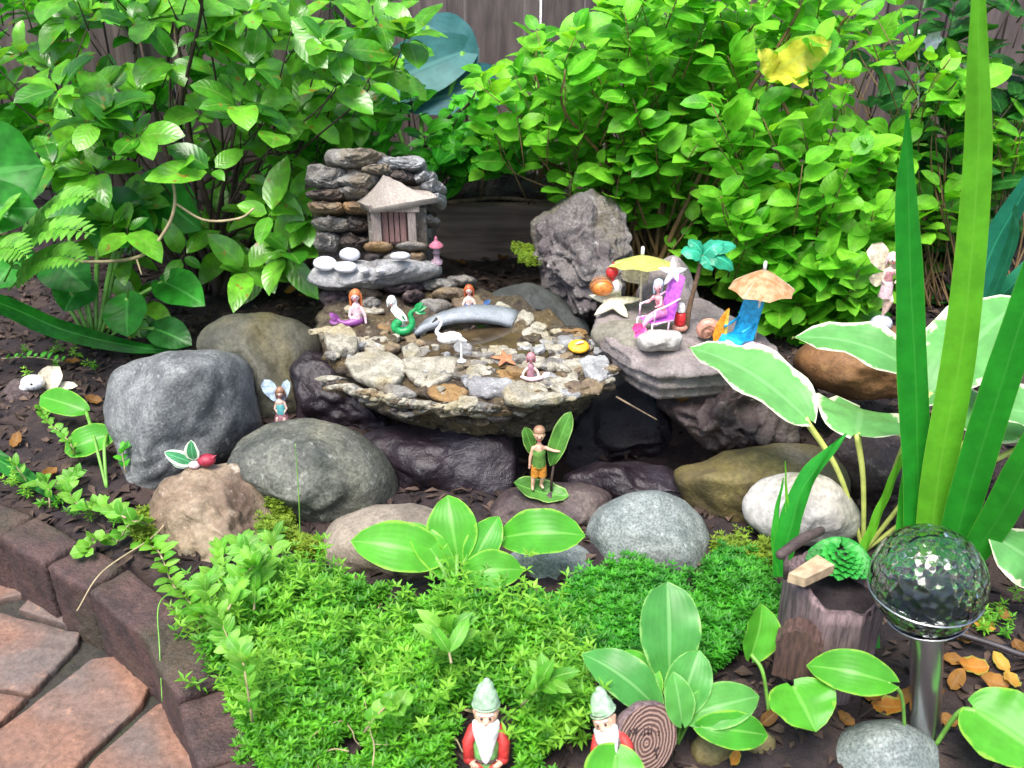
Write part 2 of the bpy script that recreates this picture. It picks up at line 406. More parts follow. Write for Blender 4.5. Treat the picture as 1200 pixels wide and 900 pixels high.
def wood_mat(name, a, b, scale=(14, 14, 1.2), rough=.8, axis='z'):
    t = NT(name); mp = t.n('ShaderNodeMapping'); t.L.new(t.obj(), mp.inputs[0]); mp.inputs['Scale'].default_value = scale
    n = t.noise(3.0, 8, .7, mp.outputs[0], .4); n2 = t.noise(5, 3, .5)
    col = t.mix(t.rng(n, .3, .7), c4(a), c4(b)); col = t.mix(t.math('MULTIPLY', t.rng(n2, .5, .7), .4), col, (.02, .015, .015, 1))
    t.bump(n, .5, .004); return t.done(col, rough)
M['fence'] = wood_mat('weathered_fence_wood', (.15, .115, .11), (.055, .04, .042))
M['kick'] = wood_mat('weathered_retaining_wood', (.36, .27, .23), (.17, .12, .105), (1.2, 14, 14))
M['hutwood'] = wood_mat('painted_resin_wood', (.36, .31, .28), (.15, .115, .105), (220, 220, 30))
M['door'] = wood_mat('reddish_door_wood', (.30, .17, .16), (.13, .08, .075), (260, 260, 25))
M['roof'] = wood_mat('pale_thatch', (.46, .42, .37), (.24, .20, .175), (160, 30, 160))
M['bark'] = wood_mat('grey_split_bark', (.24, .17, .175), (.06, .04, .045), (70, 70, 7))
M['log'] = wood_mat('dark_rotten_log', (.09, .065, .06), (.03, .02, .02), (6, 40, 40))
M['twig'] = plain('grey_brown_twig', (.15, .11, .075), .8, .4, 60)
M['palet'] = plain('pale_tan_twig', (.36, .29, .17), .7, .25, 60)
M['stem'] = plain('dark_stem', (.055, .035, .028), .8, .3, 60)
M['rstem'] = plain('reddish_green_stem', (.16, .10, .04), .6, .3, 60)
M['gstem'] = plain('green_stalk', (.14, .34, .05), .45, .2, 60)
M['ystem'] = plain('pale_yellow_stalk', (.50, .55, .14), .45, .2, 40)

# ------------------------------------------------------------------ the setting: ground, bed, path
EDGE = [(-75, 570), (-14, 588), (43, 607), (98, 640), (150, 668), (223, 726), (268, 800), (298, 880), (318, 960)]
EW = [G(x, y, 0) for x, y in EDGE]
def edge_side(x, y):                              # >0 inside the bed, metres from the edging line
    best = 9; sgn = 1
    for a, b in zip(EW[:-1], EW[1:]):
        d = Vector((b.x-a.x, b.y-a.y)); p = Vector((x-a.x, y-a.y)); t = p.dot(d)/d.dot(d); tc = min(1.0, max(0.0, t))
        if a is EW[0]: tc = min(1.0, t)
        if b is EW[-1]: tc = max(0.0, t) if a is not EW[0] else t
        q = p-d*tc
        if q.length < best: best = q.length; sgn = 1 if d.x*p.y-d.y*p.x > 0 else -1
    return best*sgn
MC = G(560, 770, 0)
def soil_z(x, y):
    z = .012*noise.noise(Vector((x*7, y*7, 0)))+.006*noise.noise(Vector((x*24, y*24, 3)))+.004*noise.noise(Vector((x*60, y*60, 7)))
    r2 = ((x-MC.x)/.28)**2+((y-MC.y)/.14)**2
    z += .03*math.exp(-r2)
    z -= .13*math.exp(-(((x-.155)/.13)**4)-(((y-1.29)/.12)**4))
    e = edge_side(x, y)
    z = z if e > 0 else -.16
    if y > 2.14: z += .115 if .95 > x > -.25 else .03
    return z
me = MB(); me.add([(-40, -40, -.17), (40, -40, -.17), (40, 40, -.17), (-40, 40, -.17)], [(0, 1, 2, 3)])
tag(me.build('ground', M['ground']), 'bare brown earth running on round the garden bed', 'ground', kind='structure')
mb = MB(); NX, NY = 230, 170; X0, X1, Y0, Y1 = -1.75, 1.75, .45, 2.6
vs_ = []
for j in range(NY+1):
    for i in range(NX+1):
        x = X0+(X1-X0)*i/NX; y = Y0+(Y1-Y0)*(j/NY); vs_.append((x, y, soil_z(x, y)))
mb.add(vs_, [(j*(NX+1)+i, j*(NX+1)+i+1, (j+1)*(NX+1)+i+1, (j+1)*(NX+1)+i) for j in range(NY) for i in range(NX)])
tag(mb.build('soil_bed', M['soil']), 'dark crumbly garden soil of the planted bed', 'soil', kind='structure')
ZP = -.085
mb = MB(); P = [(-260, 560), (-75, 590), (43, 640), (150, 705), (223, 770), (290, 900), (330, 1010), (-260, 1010)]
pp = gpoly(P, ZP-.012); mb.add(pp, [tuple(range(len(pp)))])
path = tag(mb.build('path', M['joint']), 'brick path with dark gritty joints', 'path', kind='structure')
PAV = [[(-60, 644), (0, 663), (28, 684), (26, 694), (-60, 716)], [(48, 686), (88, 722), (80, 731), (20, 713)],
       [(-60, 722), (2, 718), (94, 741), (91, 753), (35, 811), (-20, 803), (-60, 795)], [(-60, 803), (31, 815), (-2, 847), (-60, 870)],
       [(110, 769), (140, 767), (176, 802), (166, 823), (96, 889), (60, 935), (-60, 945), (-60, 882), (2, 853)],
       [(184, 822), (226, 820), (247, 838), (269, 853), (262, 875), (232, 915), (180, 960), (80, 960), (104, 895)],
       [(272, 872), (312, 876), (330, 930), (320, 990), (220, 980), (240, 920)],
       [(-240, 600), (-75, 636), (-72, 700), (-180, 720), (-250, 690)], [(-75, 730), (-75, 790), (-220, 850), (-250, 740)]]
for i, p in enumerate(PAV):
    mb = MB(); slab_mb(mb, [(q.x, q.y) for q in gpoly(p, ZP)], ZP-.03, ZP, bevel=.003, amp=.0018, n=110, seed=i+3, soft=1)
    mb.build('paver', M['paver'], path)
for i in range(len(EW)-1):
    a, b = EW[i], EW[i+1]; d = (b-a); d.z = 0; L = d.length; d.normalize(); nrm = Vector((d.y, -d.x, 0))
    g = .0035; th = .055; a2 = a+d*g; b2 = b-d*g; tl = R.uniform(-.004, .004)
    poly = [a2, a2.lerp(b2, .5), b2, b2+nrm*th, (a2+b2)/2+nrm*(th+.003), a2+nrm*th]
    mb = MB(); slab_mb(mb, [(p.x, p.y) for p in poly], -.12, +.004+tl, bevel=.006, amp=.0016, n=90, soft=1, seed=30+i)
    where = ['at the far left end of the edging', 'beside the left picture edge', 'in front of the small grassy weeds', 'under the round-leaved creeper', 'below the thin dry stalk', 'with the green thread hanging over it', 'beside the red fallen leaf', 'under the overhanging green mat', 'at the near end under the mat']
    tag(mb.build('edging_brick', M['edge']), 'dark purple edging brick '+where[i], 'brick', 'edging bricks along the path')

# fence
fr = thing('board_fence', 'weathered grey brown vertical board fence behind the shrubs', 'fence', (0, 2.46, 0))
x = -2.1
while x < 2.1:
    w = .142; mb = MB(); h = 1.28+R.uniform(-.01, .01); jy = R.uniform(-.003, .003)
    mb.box((x+w/2, 2.46+jy, h/2-.05), (w-.006, .018, h+.1)); mb.build('board', M['fence'], fr, smooth=False); x += w
for z in (.25, 1.05):
    mb = MB(); mb.box((0, 2.50, z), (4.2, .04, .08)); mb.build('rail', M['fence'], fr, smooth=False)
mb = MB(); a = W(470, 242, 2.12); b = W(800, 242, 2.12)
mb.box(((a.x+b.x)/2, 2.13, .03), (b.x-a.x, .03, .185)); kb = mb.build('retaining_board', M['kick'], smooth=False)
tag(kb, 'low grey brown timber board holding back soil behind the pond', 'board')

# ------------------------------------------------------------------ stones
RING = 'stones ringing the pond'
rock('boulder', 'large speckled grey boulder at the left with a dark hollow near its upper right', [(128, 436), (150, 425), (205, 411), (262, 413), (284, 425), (292, 460), (294, 500), (280, 530), (240, 560), (200, 585), (175, 580), (150, 545), (130, 490)], 1.30, .26, M['grey'], 'boulder', RING, seed=1, rough=.045, box=.55)
rock('boulder', 'dark olive boulder behind the grey one, with an ochre streak', [(231, 392), (262, 368), (310, 364), (350, 376), (374, 392), (380, 440), (370, 500), (330, 520), (290, 510), (250, 480)], 1.50, .22, M['olive'], 'boulder', RING, seed=2)
rock('boulder', 'plum dark rock wedged left of the pond basin', [(340, 430), (362, 408), (400, 420), (440, 460), (470, 500), (440, 520), (380, 520), (345, 500)], 1.42, .18, M['purple'], 'stone', RING, seed=3, rough=.08)
rock('stone', 'craggy tan stone with a dark front carrying a red bud ornament', [(178, 588), (190, 562), (225, 545), (275, 543), (298, 560), (318, 600), (345, 632), (330, 655), (270, 690), (215, 680), (180, 640), (172, 610)], 1.10, .17, M['tan'], 'stone', RING, seed=4, rough=.12, freq=2.8)
rock('boulder', 'broad rounded grey green boulder under the blue-winged fairy', [(272, 520), (310, 496), (360, 489), (410, 500), (450, 530), (470, 562), (466, 600), (420, 625), (340, 620), (300, 600), (272, 560)], 1.19, .22, M['greyolive'], 'boulder', RING, seed=5, rough=.04)
rock('stone', 'smooth grey tan round stone behind the left hosta leaf', [(374, 640), (388, 610), (430, 594), (480, 591), (515, 600), (545, 620), (550, 660), (510, 690), (450, 695), (395, 680)], 1.03, .14, M['tan2'], 'stone', RING, seed=6, rough=.03)
rock('boulder', 'dark bluish rock directly under the pond basin', [(418, 512), (450, 500), (520, 496), (600, 500), (612, 540), (606, 580), (570, 608), (510, 600), (470, 580), (430, 545)], 1.235, .18, M['purple'], 'boulder', RING, seed=7, rough=.06)
rock('stone', 'low dark brown rock carrying the leaf-winged fairy', [(570, 600), (590, 575), (640, 566), (690, 566), (718, 578), (720, 610), (690, 632), (620, 632), (580, 624)], 1.125, .14, M['plum'], 'stone', RING, seed=8)
rock('stone', 'pale blue grey speckled rounded stone at the front of the hollow', [(684, 622), (700, 598), (735, 578), (768, 573), (800, 584), (822, 605), (834, 630), (825, 665), (760, 680), (700, 670)], 1.06, .15, M['greyl'], 'stone', RING, seed=9, rough=.03)
rock('stone', 'small smooth grey stone beside the right hosta leaf', [(560, 690), (590, 655), (625, 632), (662, 630), (690, 645), (704, 672), (700, 700), (650, 720), (590, 722)], 1.0, .11, M['greyl'], 'stone', RING, seed=10, rough=.03)
rock('boulder', 'long olive mossy stone with a pointed left end on the right bank', [(787, 548), (815, 546), (850, 528), (910, 519), (965, 522), (990, 545), (985, 590), (940, 625), (870, 632), (820, 612), (798, 580)], 1.17, .20, M['mossy'], 'boulder', RING, seed=11, rough=.05)
rock('stone', 'whitish oval stone with a yellow stain behind the stump planter', [(868, 588), (885, 565), (920, 553), (965, 556), (1000, 585), (1012, 610), (1005, 630), (960, 640), (900, 632), (873, 612)], 1.055, .13, M['white'], 'stone', RING, seed=12, rough=.025)
rock('boulder', 'plum brown craggy rock under the beach slab', [(770, 470), (800, 440), (860, 430), (920, 440), (945, 480), (940, 520), (880, 535), (830, 532), (800, 500)], 1.28, .20, M['plum'], 'boulder', RING, seed=13, rough=.15, freq=3.2, strata=1.5)
rock('stone', 'rust brown rounded stone carrying the standing white fairy', [(930, 420), (960, 392), (1010, 379), (1050, 382), (1090, 400), (1100, 440), (1060, 465), (1000, 469), (950, 450)], 1.33, .18, M['brown'], 'stone', RING, seed=14, rough=.03)
rock('stone', 'dark grey stone low on the right between the stalks', [(960, 520), (1000, 500), (1060, 505), (1100, 530), (1090, 600), (1020, 610), (970, 580)], 1.22, .16, M['plum'], 'stone', RING, seed=15)
rock('standing_stone', 'tall rugged pitted grey stone standing behind the pond', [(622, 260), (640, 245), (668, 228), (698, 227), (722, 240), (738, 262), (740, 300), (725, 350), (700, 378), (668, 380), (645, 355), (630, 320)], 1.72, .16, M['rugged'], 'stone', RING, seed=16, rough=.17, freq=3.0, level=6)
rock('stone', 'dark smooth stone lying between the pond and the standing stone', [(555, 365), (580, 340), (620, 330), (660, 345), (690, 380), (690, 420), (600, 410)], 1.66, .16, M['darkgrey'], 'stone', RING, seed=17, rough=.03)
rock('stone', 'olive grey rounded stone under the left front end of the flat slab', [(690, 392), (700, 378), (740, 374), (790, 380), (806, 396), (800, 418), (784, 440), (766, 462), (744, 452), (722, 428), (702, 414)], 1.355, .13, M['beach'], 'stone', RING, seed=18, rough=.04, strata=1)
mb = MB(); SLB = [(694, 380), (702, 362), (745, 346), (830, 350), (884, 384), (914, 408), (908, 424), (862, 430), (806, 434), (770, 436), (745, 424), (715, 404)]
slab_mb(mb, [(q.x, q.y) for q in gpoly(SLB, .168)], .118, .168, bevel=.006, amp=.0045, n=140, seed=19, taper=.10, wob=.014, rings=14)
tag(mb.build('stone_slab', M['slab'], base=G(800, 440, .12)), 'broad flat layered grey slab carrying the toy beach scene', 'stone', RING)
rock('stone', 'brown undercut stone supporting the flat pale slab', [(790, 452), (830, 442), (905, 432), (935, 450), (940, 490), (870, 500), (800, 488)], 1.42, .20, M['plum'], 'stone', RING, seed=20)
rock('stone', 'pointed grey stone standing behind the pink chair', [(745, 345), (760, 312), (790, 298), (806, 312), (818, 345), (830, 385), (790, 398), (750, 385)], 1.50, .09, M['slab'], 'stone', RING, seed=21, rough=.04)
rock('stone', 'chalky white block in front of the pink chair', [(745, 396), (760, 386), (796, 387), (801, 400), (795, 411), (752, 412)], 1.29, .05, M['white'], 'stone', seed=22, rough=.07, level=4)
rock('boulder', 'rock in painted shadow purple at the back of the hollow under the slab', [(640, 440), (700, 420), (770, 440), (820, 480), (840, 540), (780, 570), (700, 570), (640, 540)], 1.45, .12, M['purple'], 'boulder', RING, seed=23, rough=.09)
rock('boulder', 'low rock on the floor of the hollow, coloured dark with shade', [(650, 560), (700, 540), (780, 545), (830, 570), (800, 620), (700, 610)], 1.22, .14, M['purple'], 'boulder', RING, seed=24, rough=.08)
rock('stone', 'grey green smooth stone at the bottom beside the globe light stake', [(964, 905), (985, 868), (1020, 850), (1062, 848), (1095, 866), (1114, 902), (1110, 950), (1040, 970), (975, 945)], .70, .09, M['greyl'], 'stone', seed=25, rough=.025)
rock('pebble', 'small olive pebble under the foreground hosta', ell(836, 880, 26, 22, seed=3), .705, .03, M['mossy'], 'pebble', 'pebbles in the foreground', seed=26, level=4)
rock('pebble', 'small ochre pebble right of the foreground hosta', ell(888, 873, 22, 18, seed=4), .715, .025, M['mossy'], 'pebble', 'pebbles in the foreground', seed=27, level=4)
rock('stone', 'broken grey rocks heaped behind the retaining board', [(530, 235), (560, 205), (600, 198), (650, 205), (680, 222), (670, 246), (590, 248)], 2.24, .14, M['rugged'], 'stone', seed=28, rough=.14, freq=4)
rock('stone', 'low dark flat stone holding the white shell at far left', [(2, 462), (15, 444), (50, 440), (70, 452), (72, 480), (40, 496), (5, 488)], 1.48, .10, M['plum'], 'stone', seed=29, rough=.06, strata=2)
rock('stone', 'small dark stone half buried right of the slab', [(900, 440), (925, 425), (950, 440), (960, 470), (930, 480)], 1.36, .10, M['darkgrey'], 'stone', seed=30)

# ------------------------------------------------------------------ the fairy pond
PZ = .14
pond = thing('fairy_pond', 'moulded stone fairy pond with a waterfall wall, small hut, bridge and basin', 'garden ornament', G(545, 420, 0))
TOP = [(376, 398), (370, 362), (400, 335), (470, 322), (540, 330), (610, 348), (662, 372), (712, 408), (719, 438), (692, 456), (640, 467), (560, 473), (490, 458), (430, 440), (394, 424)]
tw = [(q.x, q.y) for q in gpoly(TOP, PZ)]
mb = MB(); slab_mb(mb, tw, .055, PZ, bevel=.009, amp=.009, n=150, taper=.20, wob=.016, seed=2, rings=12)
basin = mb.build('basin', M['resin'], pond)
INN = [(490, 420), (490, 402), (510, 388), (560, 381), (610, 388), (638, 405), (640, 420), (610, 430), (560, 432), (510, 430)]
t = NT('murky_pond_water'); n1 = t.noise(60, 3); t.bump(n1, .06, .001)
M['water'] = t.done(t.mix(t.rng(t.noise(14, 3), .35, .65), (.085, .06, .03, 1), (.035, .025, .016, 1)), .03)
mb = MB(); ip = gpoly(INN, PZ+.0035); c0 = sum(ip, Vector())/len(ip)
k = 40; loop = cr(ip+[ip[0]], k)[:-1]; mb.add(loop+[c0], [(i, (i+1) % k, k) for i in range(k)])
mb.build('water', M['water'], pond)
def pstone(px, z0, h, m, seed, name='rim_stone', par=pond, bevel=.004):
    mb = MB(); slab_mb(mb, [(q.x, q.y) for q in gpoly(px, z0+h)], z0, z0+h, bevel=bevel, amp=.0045, n=48, seed=seed, taper=.06); return mb.build(name, m, par)
RS = [([(403, 418), (420, 411), (452, 410), (478, 425), (470, 446), (440, 448), (412, 436)], .014, 'resinp'),
      ([(468, 418), (520, 414), (538, 422), (530, 440), (500, 452), (478, 440)], .010, 'resinp'),
      ([(545, 432), (562, 424), (580, 432), (570, 446), (546, 446)], .009, 'resinp'),
      ([(546, 446), (580, 441), (604, 446), (590, 458), (552, 460)], .013, 'ledge'),
      ([(590, 455), (612, 444), (640, 450), (646, 463), (616, 470), (590, 466)], .013, 'resinp'),
      ([(640, 440), (676, 436), (680, 448), (655, 456)], .010, 'resinp'),
      ([(636, 418), (668, 414), (680, 424), (676, 434), (646, 430)], .008, 'resinp'),
      ([(676, 420), (704, 413), (716, 424), (712, 440), (690, 442)], .014, 'ledge'),
      ([(690, 440), (712, 442), (704, 456), (676, 462), (662, 458)], .008, 'resino'),
      ([(582, 434), (600, 429), (610, 436), (600, 444), (584, 443)], .006, 'resino'),
      ([(552, 420), (576, 416), (590, 422), (576, 428)], .005, 'resinp'),
      ([(378, 385), (400, 376), (418, 386), (420, 404), (398, 408), (382, 400)], .020, 'resinp'),
      ([(424, 398), (446, 390), (462, 400), (452, 410), (428, 410)], .010, 'resinp'),
      ([(470, 404), (486, 400), (494, 410), (484, 418), (472, 416)], .010, 'resinp'),
      ([(474, 392), (484, 388), (490, 398), (478, 402)], .008, 'resino'),
      ([(566, 368), (584, 352), (600, 356), (598, 370), (580, 376)], .012, 'resinp'),
      ([(600, 370), (614, 362), (628, 370), (620, 380), (602, 380)], .010, 'resinp'),
      ([(604, 386), (640, 384), (648, 394), (618, 398)], .006, 'resinp'),
      ([(652, 394), (672, 388), (684, 396), (672, 406), (654, 404)], .010, 'ledge'),
      ([(590, 396), (612, 392), (616, 404), (596, 406)], .005, 'resinp'),
      ([(646, 404), (668, 408), (660, 416), (640, 412)], .006, 'resing'),
      ([(500, 452), (530, 446), (548, 456), (540, 468), (506, 464)], .008, 'resino'),
      ([(440, 446), (470, 450), (490, 460), (470, 464), (446, 456)], .008, 'resing'),
      ([(560, 398), (590, 402), (586, 412), (562, 410)], .004, 'resino'),
      ([(440, 380), (456, 374), (466, 384), (452, 390)], .010, 'resino'),
      ([(490, 352), (520, 346), (532, 354), (510, 362)], .012, 'resing'),
      ([(528, 342), (560, 346), (570, 356), (548, 362), (530, 354)], .014, 'resino')]
for i, (p, h, m) in enumerate(RS): pstone(p, PZ-.003, h, M[m], 60+i)
q_ = random.Random(55)
for k in range(90):
    while True:
        x, y = pick(TOP, q_)
        if y > 380 and not (505 < x < 600 and 375 < y < 404): break
    w = q_.uniform(3, 9); pstone(ell(x, y, w, w*q_.uniform(.3, .5), 7, .35, seed=k+900), PZ-.001, q_.uniform(.004, .011), M[q_.choice(['resinp', 'resino', 'resinp', 'resing', 'ledge'])], 700+k, name='stone_chip', bevel=.0015)
q_ = random.Random(77); nsh = 0
while nsh < 70:
    x, y = pick(TOP, q_)
    if not ((y > 385 and x > 470) or x < 470): continue
    if 505 < x < 600 and 375 < y < 406: continue
    if y < 372 and 470 < x < 610: continue
    w = q_.uniform(8, 24); h = q_.uniform(2.5, 7); hgt_ = q_.uniform(.003, .011)
    pstone(ell(x, y, w, h, 8, .38, seed=nsh+400), PZ-.002, hgt_, M[q_.choice(['resinp', 'resinp', 'resino', 'resing', 'resin', 'resinp', 'ledge'])], 300+nsh, bevel=.002); nsh += 1
# side strata: thin broken courses round the basin wall
for i in range(84):
    f = (i+.5)/84 if i < 50 else R.random(); x0 = 386+326*f; yr = 440+34*sin(pi*min(1, max(0, f)))**.75
    dpt = R.uniform(0, 6) if i < 50 else R.uniform(7, 27)*(.3+.7*sin(pi*f))
    w = R.uniform(8, 20) if i < 50 else R.uniform(10, 24); h = R.uniform(3.5, 8)
    rim = G(x0, yr, PZ); z = PZ-.006-dpt*.00125; yy = rim.y+.006+dpt*.0006
    a_ = math.atan((CAMH-z)/yy)-PITCH; py_ = 450+FPX*math.tan(a_)
    mb = MB(); rock_mb(mb, ell(x0, py_, w, h, 8, .35, seed=i), yy, .036, level=3, rough=.16, seed=100+i, box=.6, strata=1.5)
    mb.build('course_stone', M[R.choice(['resin', 'resinp', 'resing', 'resino', 'resinp', 'resin'] if i < 50 else ['resin', 'resin', 'resing', 'resino', 'resind', 'resinp', 'plum'])], pond)
# waterfall wall
WY = 1.63
wall_ = bpy.data.objects.new('rock_wall', None); COL.objects.link(wall_); wall_.parent = pond
mb = MB(); rock_mb(mb, [(366, 235), (390, 205), (440, 190), (495, 200), (514, 235), (508, 300), (510, 325), (375, 325), (372, 290)], WY+.06, .08, level=5, rough=.08, freq=4, seed=31)
mb.build('back_rock', M['resind'], wall_)
sd_ = random.Random(4)
def wst(b, m, dy=0, d=.075, sd=1, nm='wall_stone'):
    x0, y0, x1, y1 = b; mb = MB(); rock_mb(mb, ell((x0+x1)/2, (y0+y1)/2, (x1-x0)/2*1.14, (y1-y0)/2*.86, 11, .2, seed=sd), WY+dy, d*sd_.uniform(.9, 1.3), level=5, rough=.10, freq=3.2, seed=sd, box=.5, strata=.9, facet=.9)
    mb.build(nm, M[m], wall_)
for i, (b, m, dy) in enumerate([((376, 172, 452, 200), 'resing', 0), ((444, 183, 500, 202), 'ledge', .0), ((356, 192, 406, 226), 'resing', 0), ((398, 200, 450, 225), 'resing', -.005),
        ((452, 200, 492, 218), 'resind', 0), ((484, 201, 512, 217), 'ledge', 0), ((494, 214, 521, 230), 'ledge', 0), ((506, 226, 522, 244), 'ledge', .01), ((488, 252, 515, 266), 'resing', 0), ((486, 264, 505, 280), 'resing', 0),
        ((362, 222, 406, 238), 'resind', 0), ((364, 235, 408, 253), 'resino', 0), ((402, 233, 440, 253), 'resino', -.01), ((366, 253, 416, 272), 'resing', 0), ((406, 254, 436, 274), 'resind', .0),
        ((370, 270, 402, 298), 'resing', .01), ((396, 272, 434, 296), 'resind', .01), ((396, 218, 440, 237), 'resing', 0), ((490, 238, 512, 254), 'resind', .01), ((430, 192, 462, 210), 'resing', -.002)]):
    wst(b, m, dy, sd=40+i)
# hut
hut = bpy.data.objects.new('hut', None); COL.objects.link(hut); hut.parent = pond
hy = WY-.045
f = Frame(W(464, 308, hy)); f.o = W(464, 308, hy)
hw = lambda px, py, d=0: W(px, py, hy-d)
mb = MB()                                           # hipped roof with sagging eaves
ap = hw(449, 205, -.012); el = hw(418, 236, -.02); fl = hw(438, 244, .03); frr = hw(513, 231, .022); br = hw(500, 222, -.03)
dn = Vector((0, 0, -.009)); rid = hw(470, 214, -.012)
cnt = [el, fl, frr, br]
def grid(a, b, c, d, n=8):
    o = []; 
    for j in range(n+1):
        for i in range(n+1):
            s_, t_ = i/n, j/n; p = a.lerp(b, s_).lerp(d.lerp(c, s_), t_); p += Vector((0, 0, -.006*4*t_*(1-t_)+.0012*noise.noise(p*160))); o.append(p)
    mb.add(o, [(j*(n+1)+i, j*(n+1)+i+1, (j+1)*(n+1)+i+1, (j+1)*(n+1)+i) for j in range(n) for i in range(n)])
grid(ap, ap.lerp(rid, .05), fl, el); grid(ap, rid, frr, fl); grid(rid, rid.lerp(ap, .02), br, frr); grid(rid, ap, el, br)
mb.add([el, fl, frr, br, el+dn, fl+dn, frr+dn, br+dn], [(0, 4, 5, 1), (1, 5, 6, 2), (2, 6, 7, 3), (3, 7, 4, 0), (4, 7, 6, 5)])
mb.build('roof', M['roof'], hut)
def qbox(px0, py0, px1, py1, d0, d1, name, m, par):
    a = hw(px0, py1, d0); b = hw(px1, py0, d0); mb = MB()
    z0, z1 = a.z, b.z; mb.box(((a.x+b.x)/2, (hy-d0+hy-d1)/2, (z0+z1)/2), (b.x-a.x, abs(d1-d0), z1-z0)); return mb.build(name, m, par, smooth=False)
qbox(436, 238, 500, 290, -.03, -.004, 'house_wall', M['resing'], hut)
dr = qbox(449, 244, 476, 284, .0, .008, 'door', M['door'], hut)
for x in (449, 455.5, 462, 468.5): qbox(x+.5, 245, x+6, 283, .0085, .0105, 'plank', M['door'], dr)
qbox(438, 241, 446, 286, .008, .02, 'post', M['hutwood'], hut); qbox(480, 240, 487, 285, .008, .02, 'post', M['hutwood'], hut)
qbox(434, 238, 492, 245, .006, .022, 'beam', M['hutwood'], hut)
for i, b in enumerate([(424, 284, 462, 296), (462, 283, 505, 294), (426, 296, 448, 308), (448, 297, 480, 308), (480, 295, 500, 307)]):
    mb = MB(); rock_mb(mb, ell((b[0]+b[2])/2, (b[1]+b[3])/2, (b[2]-b[0])/2, (b[3]-b[1])/2, 12, .1, seed=i), hy-.012, .05, level=3, rough=.08, box=.5, seed=80+i)
    mb.build('step', M[['resino', 'resing', 'resind', 'resing', 'resino'][i]], hut)
# ledge and pebbles
mb = MB(); rock_mb(mb, [(361, 322), (372, 310), (430, 305), (500, 303), (520, 312), (519, 322), (480, 332), (430, 341), (375, 341), (363, 332)], WY-.06, .13, level=5, rough=.07, box=.6, seed=71, strata=1)
mb.build('ledge', M['ledge'], pond)
for i, (cx, cy, rx, ry, dy) in enumerate([(381, 309, 14.5, 9, -.10), (410, 298, 13, 8, -.085), (405, 313, 14.5, 7, -.11), (427, 317, 6, 4, -.12), (469, 300, 13, 5, -.10), (446, 318, 6, 3.5, -.12)]):
    mb = MB(); rock_mb(mb, ell(cx, cy, rx, ry, 14, .04, seed=i), WY+dy, .022, level=3, rough=.03, seed=90+i); mb.build('pebble', M['pebble'], pond)
# stepped courses below the ledge
for i, (b, m, dy) in enumerate([((374, 338, 412, 362), 'plum', -.07), ((404, 336, 450, 352), 'resino', -.07), ((446, 330, 500, 346), 'plum', -.06), ((490, 326, 540, 342), 'resing', -.05), ((380, 358, 410, 382), 'resing', -.09), ((504, 336, 552, 352), 'resino', -.08), ((420, 348, 448, 366), 'resing', -.1), ((520, 322, 560, 336), 'resing', -.04), ((470, 340, 500, 356), 'plum', -.09)]):
    mb = MB(); x0, y0, x1, y1 = b; rock_mb(mb, ell((x0+x1)/2, (y0+y1)/2, (x1-x0)/2, (y1-y0)/2, 14, .12, seed=i), WY+dy, .07, level=4, rough=.12, box=.6, seed=120+i, strata=1)
    mb.build('step_stone', M[m], pond)
# bridge: a thick arched slab
mb = MB(); A0 = G(486, 396, PZ); B0 = G(600, 386, PZ); wv = Vector((.012, .045, 0)); hgt = .019; th = .011; n = 20; vs_ = []
for j in range(n+1):
    t = j/n; c = A0.lerp(B0, t); zt = hgt*sin(pi*t)**.8
    for (s_, zz) in ((0, zt+th), (.5, zt+th+.002), (1, zt+th), (1, zt), (0, zt)):
        p = c+wv*s_*1.0; p = Vector((p.x, p.y, PZ+zz+.0015*noise.noise(p*80+Vector((0, 0, s_*9))))); vs_.append(p)
mb.add(vs_, [(j*5+k, (j+1)*5+k, (j+1)*5+(k+1) % 5, j*5+(k+1) % 5) for j in range(n) for k in range(5)]+[(0, 1, 2, 3, 4), tuple(n*5+k for k in (4, 3, 2, 1, 0))])
mb.build('bridge', M['bridge'], pond)
#PART3

# ------------------------------------------------------------------ painted figure materials
def pm(name, c, rough=.42, **kw): M[name] = plain(name, c, rough+.08, .32, 170, bump=.25, **kw); return M[name]
pm('skin', (.62, .36, .25)); pm('pale_skin', (.70, .50, .43)); pm('orange_hair', (.55, .16, .05)); pm('red_hair', (.42, .09, .03)); pm('purple_tail', (.22, .06, .24), .3)
pm('pinkwhite', (.64, .46, .50)); pm('bud_red', (.28, .018, .04), .45); pm('doll_pink', (.72, .34, .36)); pm('green_tail', (.01, .25, .07), .25); pm('white_paint', (.76, .76, .76)); pm('blue_tail', (.05, .12, .30), .3); pm('mauve', (.34, .17, .21)); pm('mauve_hair', (.45, .20, .22))
pm('tunic_green', (.09, .20, .035)); pm('shorts_orange', (.55, .22, .03)); pm('brown_hair', (.27, .15, .09)); pm('wing_blue', (.48, .62, .78), .3); pm('wing_cream', (.55, .48, .36), .4); pm('teal', (.12, .42, .45))
pm('dark_hair', (.09, .045, .03)); pm('red_paint', (.58, .025, .03), .35); pm('gnome_red', (.50, .035, .03), .5); pm('gnome_green', (.27, .40, .27), .65); pm('vest_green', (.14, .36, .10)); pm('black_paint', (.02, .018, .018)); pm('boot', (.06, .03, .03))
pm('purple_plastic', (.50, .12, .62), .35); pm('pink_plastic', (.85, .30, .55), .35); pm('hot_pink', (.82, .06, .26), .35); pm('frame_pink', (.80, .55, .68), .35); pm('blue_plastic', (.01, .33, .62), .35); pm('orange_shell', (.62, .20, .04), .3); pm('shell_pink', (.48, .24, .18), .35)
pm('orange_board', (.80, .28, .02), .35); pm('yellow_board', (.80, .55, .08), .4); pm('cream', (.72, .64, .48), .6); pm('star', (.66, .62, .45), .7); pm('palm_green', (.03, .36, .20), .4); pm('palm_bark', (.16, .10, .06), .8)
